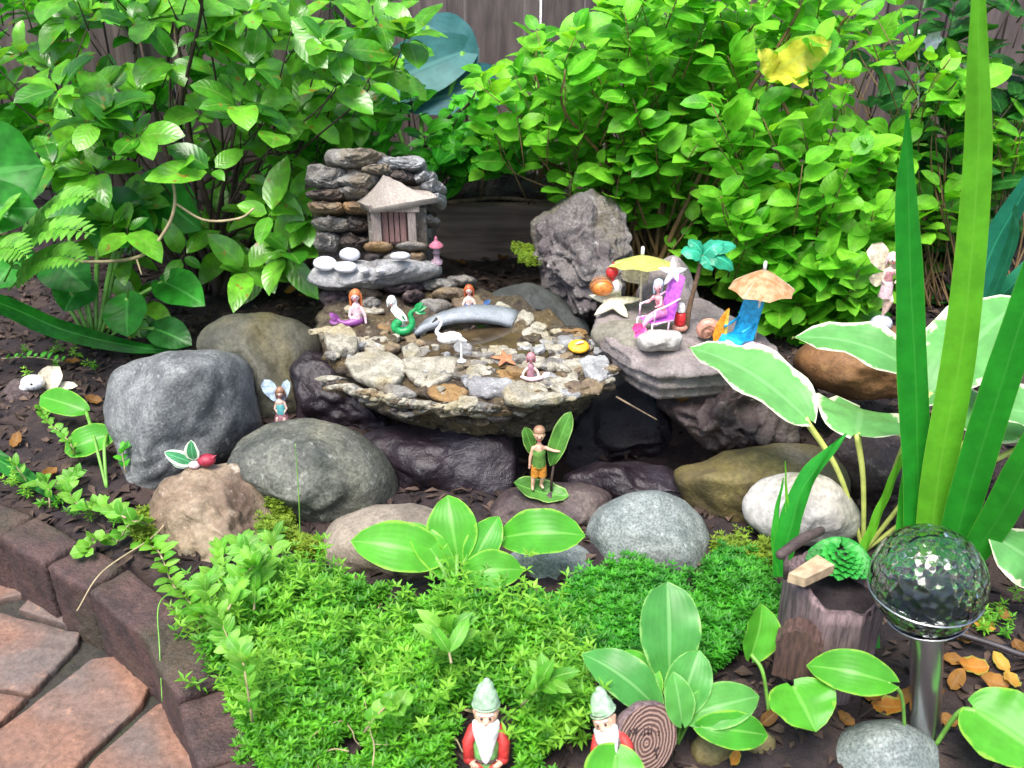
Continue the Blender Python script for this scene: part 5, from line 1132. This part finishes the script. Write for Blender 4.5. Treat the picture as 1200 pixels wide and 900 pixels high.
hosta('rounded pale green hosta clump in the foreground beside the leaning gnome', (795, 858), [
    ((784, 790, 0.740), (782, 681, 0.800), 36, (0, -1, .5), dict(bow=.08, shape=(.55, .55))),
    ((766, 826, 0.710), (682, 766, 0.750), 28, (.5, -.8, .9), dict(bow=.16)),
    ((770, 806, 0.725), (730, 762, 0.770), 16, (.5, -1, .7), dict(m='limehosta')),
    ((796, 832, 0.705), (820, 762, 0.740), 27, (-.3, -1, .6), dict(shape=(.5, .6))),
    ((799, 846, 0.690), (789, 787, 0.715), 18, (.1, -1, .45), dict()),
    ((806, 838, 0.700), (890, 816, 0.715), 26, (-.1, -.8, 1), dict(bow=.16)),
    ((822, 852, 0.685), (900, 862, 0.690), 22, (-.1, -.8, 1), dict(bow=.14, m='limehosta')),
    ((722, 884, 0.635), (713, 945, 0.600), 36, (0, -.9, .7), dict(bow=.06, lobes=.22, shape=(.4, .6), m='limehosta', root=(716, 935)))], 'paleh')
hosta('young hosta with separate heart-shaped leaves in front of the stump planter', (948, 880), [
    ((880, 768, 0.775), (893, 708, 0.805), 25, (.5, -1, .7), dict(root=(905, 830), shape=(.45, .6), fold=.4)),
    ((930, 806, 0.725), (956, 858, 0.680), 40, (.1, -.8, .8), dict(lobes=.15, shape=(.38, .7), bow=.05, root=(936, 840))),
    ((1042, 800, 0.715), (945, 780, 0.745), 26, (.0, -.8, 1), dict(bow=.18, root=(1065, 850)))], 'limehosta')
hosta('big rich green hosta leaf at the lower right corner', (1230, 900), [
    ((1142, 832, 0.705), (1225, 890, 0.655), 46, (.1, -.75, .9), dict(lobes=.14, shape=(.38, .6), m='limehosta', bow=.04, root=(1100, 858)))], 'limehosta')
hosta('two round heart-shaped leaves on thin stalks left of the grey boulder', (122, 560), [
    ((102, 482, 1.33), (47, 465, 1.36), 16, (.0, -.8, 1), dict(lobes=.05, shape=(.5, .5))),
    ((126, 510, 1.26), (76, 530, 1.24), 19, (.1, -.8, 1), dict(lobes=.2, shape=(.4, .55)))], 'limehosta')
hosta('huge smooth dark green leaves at the left picture edge', (-40, 430), [
    ((-90, 215, 1.5), (52, 195, 1.52), 62, (.1, -1, .5), dict(shape=(.5, .45), m='broad')),
    ((-80, 250, 1.46), (45, 245, 1.47), 34, (.1, -1, .7), dict(shape=(.5, .45), m='broad'))], 'broad')
hosta('blue green hosta leaves close to the fence behind the waterfall wall', (490, 235), [
    ((545, 60, 2.26), (415, 118, 2.2), 34, (.1, -1, .5), dict(bow=.08)),
    ((600, 100, 2.27), (470, 128, 2.2), 30, (.1, -.9, .7), dict()),
    ((500, 30, 2.3), (560, 80, 2.25), 30, (.1, -1, .4), dict()),
    ((450, 100, 2.2), (360, 140, 2.15), 30, (.1, -1, .6), dict())], 'blue', rootz=.13)
# iris
t_ = thing('iris', 'tall sword-leaved iris with upright blades in front of the white-edged hosta', 'plant', G(1090, 650, .02))
def blade(px, w, m, par, nrm=(0, -1, .3), bow=0, name='blade'):
    P = [W(*p) for p in px]; C = cr(P, 22); mb = MB(); vs = []; uv = []; r = R.random(); n = Vector(nrm).normalized()
    for j, c in enumerate(C):
        t = j/22; d = (C[min(j+1, 22)]-C[max(j-1, 0)]).normalized(); s_ = d.cross(n).normalized(); u = U(c); ww = lerpl(w, t)*u/2*.9
        if t > .97: ww *= .5
        nn = s_.cross(d)
        for k in range(-3, 4): x = k/3; vs.append(c+s_*ww*x-nn*abs(x)*ww*.22+nn*.0012*sin(t*19+x*3)); uv.append((x, t*.9))
    mb.add(vs, [(j*7+k, j*7+k+1, (j+1)*7+k+1, (j+1)*7+k) for j in range(22) for k in range(6)], uv, r); return mb.build(name, M[m], par)
blade([(1075, 660, .98), (1076, 540, .985), (1070, 380, .985), (1064, 220, .98), (1063, 128, .97)], [30, 38, 44, 46, 42, 34, 18, 3], 'iris', t_, (.25, -1, .2))
blade([(1088, 660, .965), (1100, 560, .965), (1128, 400, .965), (1146, 200, .96), (1147, 60, .95), (1146, -60, .94)], [34, 40, 44, 44, 40, 36, 30, 20, 12], 'iris2', t_, (-.15, -1, .2))
blade([(1112, 662, .95), (1140, 560, .94), (1180, 430, .925), (1225, 290, .91), (1275, 150, .90)], [36, 44, 46, 46, 40, 30, 12], 'iris', t_, (-.3, -1, .2))
blade([(1130, 668, .93), (1172, 604, .90), (1222, 510, .87), (1280, 420, .85)], [30, 42, 46, 38, 16], 'iris', t_, (-.4, -1, .3))
blade([(1060, 668, .985), (1070, 560, 1.0), (1065, 500, 1.02)], [40, 30, 20], 'iris', t_, (.2, -1, .2))
blade([(1025, 760, .83), (1022, 700, .86), (1050, 640, .93)], [18, 30, 34], 'iris', t_, (.2, -1, .3))
blade([(1010, 650, 1.0), (1035, 590, 1.02), (1060, 530, 1.04)], [16, 14, 10], 'iris2', t_, (.3, -1, .3))
t_ = thing('iris', 'short arching iris blade growing behind the left of the stump', 'plant', G(920, 668, 0))
blade([(916, 676, .885), (925, 625, .90), (945, 565, .93), (992, 508, .98)], [22, 36, 34, 26, 4], 'iris', t_, (.3, -1, .3))
blade([(912, 676, .885), (908, 620, .90), (918, 560, .92)], [10, 9, 2], 'iris', t_)
blade([(918, 676, .885), (922, 600, .91), (920, 540, .93)], [6, 5, 1], 'iris2', t_)
t_ = thing('iris', 'dull blue green blades leaning right behind the tall iris', 'plant', G(1120, 430, .02))
blade([(1130, 400, 1.6), (1160, 300, 1.62), (1215, 200, 1.6)], [26, 32, 34, 22], 'iris3', t_)
blade([(1140, 380, 1.65), (1190, 330, 1.6), (1260, 270, 1.6)], [20, 24, 26, 22], 'iris3', t_)
blade([(1150, 380, 1.6), (1185, 290, 1.55), (1190, 240, 1.5)], [16, 18, 6], 'iris3', t_)
t_ = thing('strap_leaf', 'long flat green strap leaf lying across the soil at the left', 'plant', hit(200, 410))
blade([(-60, 345, 1.50), (0, 355, 1.56), (70, 385, 1.60), (150, 405, 1.60), (216, 412, 1.58)], [24, 30, 30, 26, 16, 4], 'broad', t_, (.1, -.7, 1))
t_ = thing('strap_leaf', 'green strap leaf arching in at the left picture edge above the edging', 'plant', G(62, 585, 0))
blade([(-40, 515, 1.22), (0, 540, 1.20), (40, 565, 1.16), (66, 588, 1.13)], [22, 24, 22, 14, 3], 'broad', t_, (.3, -.7, 1))

# ------------------------------------------------------------------ shrubs
def shoot(fb, sb, tip, d, ln, nleaf, ll, lw, style, up=(0, -.35, 1), stem_r=.0012, jitter=.35, shape=(.55, .75)):
    """a leafy shoot that ends at tip, pointing along d"""
    d = d.normalized(); p0 = tip-d*ln
    for k in range(nleaf):
        if style == 'whorl':
            t = 1-.22*R.random(); a = 2*pi*k/nleaf*1.0+R.uniform(-.3, .3); lean = R.uniform(.05, .6)
        else:
            t = .12+.88*(k//2)/max(1, (nleaf-1)//2); a = (k % 2)*pi+(pi/2)*((k//2) % 2)*.35+R.uniform(-.4, .4)+.2; lean = .35+.5*t**2
        x = d.orthogonal().normalized(); y = d.cross(x)
        if style != 'whorl':
            x = d.cross(Vector((0, 0, 1))); x = x.normalized() if x.length > .05 else Vector((1, 0, 0)); y = d.cross(x)
        out = x*cos(a)+y*sin(a); ld = (out+d*lean+Vector((R.uniform(-jitter, jitter), R.uniform(-jitter, jitter), R.uniform(-jitter, .5*jitter)))).normalized()
        b = p0+d*ln*t; l = ll*R.choice([.5, .7, .85, 1, 1, 1.1, 1.25])*R.uniform(.9, 1.1)*(1-.25*(style != 'whorl')*(t > .95)); n_ = Vector(up)+Vector((R.uniform(-.45, .45), R.uniform(-.45, .45), R.uniform(-.2, .2)))
        fb.leaf(b+ld*l*.10, b+ld*l*1.1, l*lw*R.uniform(.85, 1.15), n_, shape, bow=R.uniform(.0, .14), fold=R.uniform(.05, .3), wave=.04, nl=6, nw=2, curl=R.uniform(0, .12))
    if sb is not None: sb.tube([p0-d*ln*.5, p0, tip], [stem_r*1.3, stem_r, stem_r*.6], 5)
def shrub(name, label, cat, root, regions, n, leafmat, ll, lw, ln, nleaf, style, Yr, stem='stem', mains=6, shape=(.55, .75), up=(0, -.35, 1), spread=.6, extra=None):
    t_ = thing(name, label, cat, root); fb = MB(); sb = MB(); tips = []
    for i in range(n):
        P = R.choice(regions); x, y = pick(P); Y = R.uniform(*Yr); tip = W(x, y, Y)
        d = Vector((R.uniform(-1, 1)*spread, R.uniform(-1.0, .3)*spread, R.uniform(.15, 1))); d += (tip-root).normalized()*.6
        shoot(fb, sb, tip, d, ln*R.uniform(.6, 1.2), nleaf+R.choice([-1, 0, 0, 1]), ll, lw, style, up, shape=shape); tips.append((tip, d.normalized()))
    for k in range(mains):
        k_ = (.35 if n < 25 else 1)*(1 if k < 9 else .5)
        tip, d = R.choice(tips); q = tip-d*ln*.8; mid = root.lerp(q, .5)+Vector((R.uniform(-.06, .06), R.uniform(-.03, .05), .04)); sb.tube([root+Vector((R.uniform(-.05, .05), R.uniform(-.03, .03), -.03)), mid, q, tip], [.006*k_, .0045*k_, .0028*k_, .0012], 6, 18)
    if extra: extra(t_, sb)
    fb.build('foliage', M[leafmat], t_); sb.build('branches', M[stem], t_); return t_
rootL = G(245, 335, 0)
def left_extra(t_, sb):
    for pts, r_ in (([(258, 345, 1.86), (232, 280, 1.9), (200, 200, 1.95), (180, 120, 2.0), (160, 30, 2.05)], [.011, .008, .006, .004, .003]),
                    ([(262, 345, 1.86), (268, 290, 1.88), (240, 230, 1.9), (214, 120, 1.95), (206, 40, 2.0)], [.013, .010, .007, .004, .003]),
                    ([(255, 345, 1.86), (262, 260, 1.84), (300, 200, 1.85), (330, 120, 1.9)], [.010, .007, .005, .003]),
                    ([(235, 350, 1.86), (180, 270, 1.85), (130, 190, 1.9), (110, 90, 1.95)], [.009, .007, .005, .003])):
        sb.tube([W(*p) for p in pts], r_, 8, 26)
    tw = MB(); tw.tube([W(*p) for p in ((60, 300, 1.60), (105, 307, 1.60), (165, 300, 1.60), (195, 268, 1.61), (205, 235, 1.62), (199, 195, 1.63))], [.0022, .0028, .0032, .003, .0028, .002], 7, 30)
    tw.tube([W(*p) for p in ((205, 238, 1.62), (240, 258, 1.62), (280, 256, 1.62), (298, 244, 1.62))], [.002, .0022, .0018], 7, 16); tw.tube([W(*p) for p in ((160, 303, 1.60), (166, 322, 1.58))], [.002, .001], 6, 6); tw.build('bare_twig', M['palet'], t_)
shrub('shrub', 'dense glossy large-leaved shrub filling the upper left in front of the fence', 'shrub', rootL,
      [[(-60, -40), (340, -40), (350, 60), (330, 140), (200, 90), (60, 120), (-60, 100)], [(-60, -40), (400, -40), (480, 0), (470, 80), (380, 160), (250, 160), (240, 60), (60, 60), (-60, 40)], [(200, 130), (360, 100), (365, 290), (300, 300), (200, 240)], [(0, 90), (200, 90), (200, 240), (120, 260), (60, 210)], [(330, 20), (500, 0), (500, 60), (420, 140), (340, 160)]],
      142, 'rhodo', .068, .275, .055, 6, 'whorl', (1.62, 2.15), 'stem', 30, (.55, .62), (0, -.4, 1), .7, left_extra)
shrub('shrub', 'low arching glossy branches hanging over the leaf litter left of the waterfall wall', 'shrub', G(270, 320, 0), [[(130, 230), (240, 190), (300, 230), (250, 330), (160, 390), (120, 330)], [(290, 240), (370, 230), (362, 280), (300, 330), (280, 310)]],
      24, 'rhodo', .076, .26, .05, 4, 'whorl', (1.62, 1.9), 'stem', 5, (.6, .8), (0, -.5, 1), .7)
shrub('shrub', 'small-leaved green shrub just behind the waterfall wall', 'shrub', G(480, 240, .1), [[(350, 110), (560, 100), (580, 190), (520, 205), (430, 172), (350, 185)], [(500, 170), (640, 130), (650, 170), (560, 190), (520, 200), (505, 200)]],
      95, 'midleaf', .050, .28, .05, 7, 'pairs', (1.9, 2.2), 'stem', 6)
shrub('shrub', 'bright yellow green leafy shrub covering the upper middle behind the standing stone', 'shrub', G(760, 330, .05),
      [[(545, 60), (640, 30), (760, -10), (860, 20), (880, 100), (800, 220), (660, 215), (570, 170)], [(560, 90), (700, 60), (850, 60), (860, 180), (760, 230), (640, 210)], [(690, 150), (880, 120), (900, 260), (840, 300), (740, 250)], [(700, -40), (980, -40), (960, 50), (720, 50)]],
      240, 'spirea', .054, .34, .10, 8, 'pairs', (1.72, 2.2), 'rstem', 40, (.5, .75), (0, -.45, 1))
shrub('shrub', 'bright lime shrub spilling down behind the orange parasol on the right', 'shrub', G(960, 340, .05),
      [[(820, 50), (960, 20), (1010, 90), (1050, 150), (1060, 260), (1040, 330), (960, 370), (900, 380), (840, 300), (830, 180)], [(840, 180), (1040, 160), (1050, 330), (940, 370), (870, 320)], [(880, 300), (1030, 290), (1040, 365), (960, 385), (890, 390)]],
      245, 'spirea', .056, .33, .10, 8, 'pairs', (1.60, 2.12), 'rstem', 36, (.5, .75), (0, -.45, 1))
shrub('shrub', 'mixed darker green bush at the upper right behind the iris blades', 'shrub', G(1120, 330, .05),
      [[(980, 0), (1240, -40), (1240, 130), (1150, 330), (1060, 300), (1040, 120)], [(1060, 150), (1160, 120), (1150, 330), (1060, 360)]],
      120, 'darkleaf', .066, .30, .08, 6, 'pairs', (1.85, 2.25), 'stem', 28)
for lab, reg, n_, rt in (('sparse yellow green twigs at the top left of the tallest iris blade', [(1000, 0), (1060, 0), (1050, 50), (1000, 40)], 8, (1030, 330)), ('broad yellow green leaves crossing behind the tallest iris tip', [(1070, 60), (1200, 40), (1200, 90), (1080, 110)], 10, (1130, 340)),
      ('yellow green sprays between the two tall iris tips', [(1060, 110), (1130, 120), (1120, 280), (1060, 300)], 20, (1090, 340)), ('yellow green sprays at the right edge beyond the tallest iris blade', [(1160, 110), (1210, 120), (1200, 240), (1150, 210)], 10, (1180, 340))):
    shrub('leafy_plant', lab, 'plant', G(rt[0], rt[1], .05), [reg], n_, 'spirea', .058, .30, .09, 6, 'pairs', (1.75, 2.05), 'rstem', n_)
shrub('shrub', 'dim background foliage against the fence behind the glossy shrub', 'shrub', G(120, 280, .02), [[(-80, -40), (430, -40), (430, 150), (340, 220), (-80, 220)]], 60, 'midleaf', .075, .30, .08, 7, 'pairs', (2.15, 2.36), 'stem', 8)
# yellow leaf, plant stakes, white flower
t_ = thing('yellowed_leaf_spray', 'large yellowing leaf standing out on top of the lime shrub', 'leaf', W(930, 120, 1.7))
mb = MB(); mb.leaf(W(905, 85, 1.70), W(975, 48, 1.68), 22*U(W(940, 60, 1.7)), (.2, -1, .6), (.45, .6), bow=.15, wave=.3, nl=14, nw=4, lobes=.15); mb.leaf(W(908, 88, 1.70), W(890, 58, 1.68), 15*U(W(940, 60, 1.7)), (-.2, -1, .6), (.5, .7), bow=.1, wave=.25, nl=10, nw=3); mb.leaf(W(905, 88, 1.70), W(948, 100, 1.66), 15*U(W(940, 60, 1.7)), (0, -.8, 1), (.5, .7), bow=.12, wave=.25, nl=10, nw=3); mb.build('leaf', M['yellowleaf'], t_); mb = MB(); mb.tube([W(905, 85, 1.70), W(895, 120, 1.74), W(900, 180, 1.8), G(930, 335, .0)], .0016, 6, 12); mb.build('stalk', M['rstem'], t_)
for x, y0, y1, Y, lab in ((632, -30, 215, 2.2, 'thin white plant stake standing before the fence above the standing stone'), (872, 12, 240, 2.0, 'thin white plant stake among the lime leaves at the top'), (1075, 35, 230, 2.0, 'short white plant stake beside the pale flower at the upper right')):
    mb = MB(); mb.tube([W(x, y1, Y), W(x+2, y0, Y)], .0022, 6); b = W(x, y1, Y); mb.tube([Vector((b.x, b.y, 0)), b], .0022, 6); tag(mb.build('plant_stake', M['white_paint']), lab, 'stake')
t_ = thing('flower', 'single pale lilac white flower at the top right beside the iris tip', 'flower', W(1092, 50, 1.95)); c_ = W(1092, 46, 1.95)
M['petal'] = plain('lilac_petal', (.72, .68, .80), .5)
for k in range(6):
    a = k*pi/3; mb = MB(); mb.leaf(c_, c_+Vector((cos(a)*.02, -.004, sin(a)*.02)), .008, (0, -1, 0), bow=.1, nl=5, nw=2); mb.build('petal', M['petal'], t_)
mb = MB(); mb.tube([c_, W(1090, 120, 2.0), W(1085, 250, 2.0)], .0014, 6, 8); mb.build('stalk', M['gstem'], t_)

# ------------------------------------------------------------------ left bed plants
t_ = thing('fern', 'light green feathery fern at the left edge below the huge dark leaves', 'fern', G(20, 420, 0))
def frond(pts, ln, par, n=16):
    C = cr([W(*p) for p in pts], n); mb = MB()
    for j in range(2, n):
        d = (C[min(j+1, n)]-C[j-1]).normalized(); s_ = d.cross(Vector((0, -.5, 1))).normalized(); l = ln*sin(pi*(.12+.86*j/n))**.7
        for sg in (-1, 1): dd = (s_*sg+d*.45).normalized(); mb.leaf(C[j], C[j]+dd*l, l*.20, (0, -.6, 1), (.45, .8), bow=.08, nl=4, nw=1)
    mb.tube(C, [.0016, .0006], 5); mb.build('frond', M['fern'], par)
for pts in ([(20, 330, 1.55), (40, 270, 1.55), (75, 235, 1.5), (110, 232, 1.45)], [(5, 330, 1.5), (30, 285, 1.5), (70, 268, 1.45), (112, 275, 1.4)], [(-10, 330, 1.5), (-5, 280, 1.48), (5, 250, 1.45), (20, 232, 1.42)], [(10, 340, 1.52), (40, 312, 1.5), (70, 300, 1.46), (98, 308, 1.42)], [(-30, 330, 1.5), (-20, 300, 1.45), (10, 290, 1.4), (30, 300, 1.38)]): frond(pts, .040, t_)
hosta('cluster of broad mid green leaves on thin stems at the left behind the strap leaf', (110, 400), [
    ((150, 250, 1.72), (110, 290, 1.66), 36, (.1, -1, .7), dict(m='broad')), ((120, 240, 1.75), (180, 280, 1.68), 34, (0, -1, .6), dict(m='broad')), ((170, 215, 1.8), (235, 270, 1.72), 34, (0, -1, .6), dict(m='broad')),
    ((60, 300, 1.66), (105, 340, 1.6), 30, (.1, -.9, .8), dict(m='broad')), ((150, 350, 1.64), (150, 395, 1.58), 26, (0, -1, .6), dict(m='broad', lobes=.2)), ((70, 230, 1.74), (110, 262, 1.7), 30, (0, -1, .6), dict(m='broad')), ((180, 385, 1.62), (225, 405, 1.58), 20, (0, -.8, 1), dict(m='darkleaf')), ((190, 330, 1.68), (240, 358, 1.6), 24, (.1, -.8, .9), dict(m='broad')), ((100, 330, 1.68), (75, 365, 1.62), 26, (.1, -.9, .8), dict(m='broad')), ((30, 300, 1.7), (-10, 340, 1.62), 30, (.1, -.9, .8), dict(m='broad'))], 'broad', name='broadleaf_plant')
def sprig(label, pts, ll, m='creeper', cat='plant', nm='creeper', lw=.34, step=.012, lift=.01, shape=(.5, .6), tagm=True):
    P = [hit(x, y)+Vector((0, -.004, lift+.012*(i % 2))) for i, (x, y) in enumerate(pts)]; n = max(6, int(sum((b-a).length for a, b in zip(P[:-1], P[1:]))/step)); C = cr(P, n); t_ = thing(nm, label, cat, P[0]); fb = MB()
    for j in range(1, n+1):
        d = (C[j]-C[j-1]).normalized(); s_ = d.cross(Vector((0, 0, 1))).normalized(); rot = R.uniform(-.5, .5)+(j % 2)*1.3
        for sg in (-1, 1):
            dd = (s_*sg*cos(rot)+Vector((0, -.2, 1))*(.25+.4*R.random())+d*.35+Vector((R.uniform(-.2, .2),)*3)).normalized(); l = ll*R.uniform(.7, 1.2); fb.leaf(C[j], C[j]+dd*l, l*lw, Vector((R.uniform(-.3, .3), -.5, 1)), shape, bow=.1, fold=.15, nl=4, nw=1)
    fb.build('foliage', M[m], t_); mb = MB(); mb.tube(C, [.0013, .0008], 5); mb.build('stem', M['palet'], t_)
sprig('round-leaved pale creeper trailing over the edging bricks', [(182, 622), (160, 625), (140, 640), (118, 646), (105, 652)], .017, lw=.5, shape=(.5, .4))
sprig('pointed-leaved creeper trailing down over the edging below the tan stone', [(165, 640), (190, 660), (205, 690), (222, 715), (240, 730)], .024, lw=.22)
sprig('creeper stem climbing the dark front of the tan stone', [(250, 735), (245, 700), (258, 680), (262, 655)], .020, lw=.24)
sprig('creeper stem with star-like leaf rosettes right of the tan stone', [(300, 720), (305, 690), (318, 660), (325, 640)], .024, lw=.22)
sprig('leafy creeper between the tan stone and the green mat', [(270, 720), (290, 690), (300, 665), (285, 650)], .022, lw=.24)
sprig('small upright weed by the left edging under the strap leaf', [(62, 600), (60, 580), (40, 575), (25, 560)], .018, lw=.25)
sprig('pale weed sprawling on the soil near the far left edging', [(150, 612), (125, 608), (100, 602), (85, 585), (95, 560)], .018, lw=.28)
sprig('tiny weed on the soil below the two heart-shaped leaves', [(95, 545), (85, 530), (60, 500), (52, 490)], .012, lw=.3)
sprig('small weed beside the bottom of the grey boulder', [(150, 560), (148, 545), (152, 530)], .013, lw=.3, m='midleaf')
sprig('low weed at the left edge behind the dark flat stone', [(5, 425), (40, 430), (75, 428)], .014, lw=.25, m='midleaf')
sprig('yellow green sprig poking out of the mat near the upright gnome', [(530, 800), (525, 780), (528, 762)], .036, lw=.18, lift=.03)
sprig('bright leafy sprig between the two gnomes', [(610, 850), (630, 840), (640, 820)], .030, lw=.2, lift=.03)
sprig('pale round leaflets near the bottom of the green mat', [(430, 880), (455, 862), (470, 852)], .018, lw=.5, lift=.03)
sprig('shoots at the front edge of the green mat over the path', [(300, 860), (290, 800), (275, 770), (262, 745)], .018, lw=.26, lift=.02)
for lab, pts, r_, m in (('long dry stalk drooping over the edging bricks', [(205, 600, 1.08), (178, 630, 1.03), (120, 670, .955), (90, 716, .905)], .0011, 'palet'), ('green thread-like stem hanging down over an edging brick', [(205, 690, .93), (186, 710, .89), (187, 760, .84), (190, 822, .80)], .0008, 'gstem'),
                        ('pale curved bare stem arching over the green mat', [(418, 800, .82), (460, 828, .78), (500, 828, .78), (530, 790, .81)], .0014, 'ystem'), ('dry reddish twig lying on the soil behind the edging', [(55, 624, 1.10), (100, 622, 1.10), (145, 626, 1.10)], .0014, 'twig'), ('thin dry stem on the soil below the heart-shaped leaves', [(50, 520, 1.32), (90, 540, 1.28), (130, 560, 1.24)], .0011, 'palet'),
                        ('fine grass stem in front of the broad grey green boulder', [(352, 640, 1.05), (350, 580, 1.06), (346, 520, 1.07)], .0007, 'gstem'), ('thin dark twig crossing the front of the hollow', [(722, 465, 1.26), (745, 478, 1.24), (770, 492, 1.23)], .0013, 'twig'), ('weathered dark root hooked behind the left leaves', [(40, 180, 1.9), (48, 208, 1.88), (70, 214, 1.86), (110, 216, 1.85)], .008, 'log'),
                        ('dead branch lying along the top of the retaining board', [(520, 238, 2.1), (580, 232, 2.1), (650, 236, 2.1), (720, 225, 2.05)], .004, 'twig'), ('thin dead branch leaning on the fence at the top right', [(985, 110, 2.15), (1000, 70, 2.2), (1005, 20, 2.3)], .0022, 'rstem')):
    P = [W(*p) for p in pts]; mb = MB(); mb.tube(P, [r_*1.3, r_, r_*.7], 6, 24); tag(mb.build('dry_stem' if m in ('palet', 'twig', 'rstem', 'log') else 'green_stem', M[m]), lab, 'stem')
# fallen leaves
FL = [(1140, 782, 'dryorange', 38), (1165, 800, 'drybrown', 34), (1115, 775, 'drybrown', 26), (1185, 800, 'dryorange', 34), (1150, 735, 'dryorange', 30), (1120, 800, 'drybrown', 30), (1150, 865, 'dryorange', 44), (1190, 880, 'drybrown', 40), (1040, 835, 'dryorange', 40), (1020, 825, 'drybrown', 30), (250, 745, 'drybrown', 26), (262, 750, 'dryorange', 20),
      (320, 330, 'drybrown', 22), (300, 345, 'drybrown', 20), (340, 340, 'dryorange', 20), (355, 350, 'drybrown', 18), (285, 350, 'drybrown', 20), (120, 390, 'dryorange', 22), (85, 425, 'drybrown', 20), (190, 410, 'drybrown', 22), (560, 290, 'drybrown', 20), (590, 300, 'drybrown', 18), (540, 310, 'drybrown', 18), (310, 300, 'drybrown', 18), (345, 300, 'drybrown', 18), (60, 560, 'drybrown', 20), (110, 470, 'drybrown', 20), (20, 520, 'drybrown', 22), (130, 600, 'dryorange', 16), (870, 660, 'drybrown', 16), (1128, 755, 'drybrown', 30), (1172, 778, 'dryorange', 26), (1195, 760, 'drybrown', 28), (1108, 850, 'drybrown', 26), (1060, 822, 'drybrown', 26), (1175, 720, 'drybrown', 24), (900, 850, 'drybrown', 26), (990, 845, 'drybrown', 24), (860, 895, 'dryorange', 22), (1190, 840, 'drybrown', 30), (1150, 680, 'drybrown', 24), (1090, 820, 'drybrown', 28), (800, 470, 'drybrown', 20)]
for i, (x, y, m, s_) in enumerate(FL):
    p = G(x, y, .006) if i < len(FL)-1 else hit(x, y)
    if i < len(FL)-1: p = Vector((p.x, p.y, soil_z(p.x, p.y)+.006))
    u = U(p); a = R.uniform(0, 6.28); d = Vector((cos(a), sin(a), R.uniform(-.1, .35))).normalized(); mb = MB(); mb.leaf(p+Vector((0, 0, .004))-d*s_*u*.5, p+Vector((0, 0, .006))+d*s_*u*.5, s_*u*.30, (R.uniform(-.4, .4), -.4, 1), (.6, .7), bow=-.12, fold=.4, wave=.2, nl=8, nw=2, curl=-.15)
    tag(mb.build('fallen_leaf', M[m]), 'dry curled fallen leaf lying on the ground', 'leaf', 'dry fallen leaves on the soil')
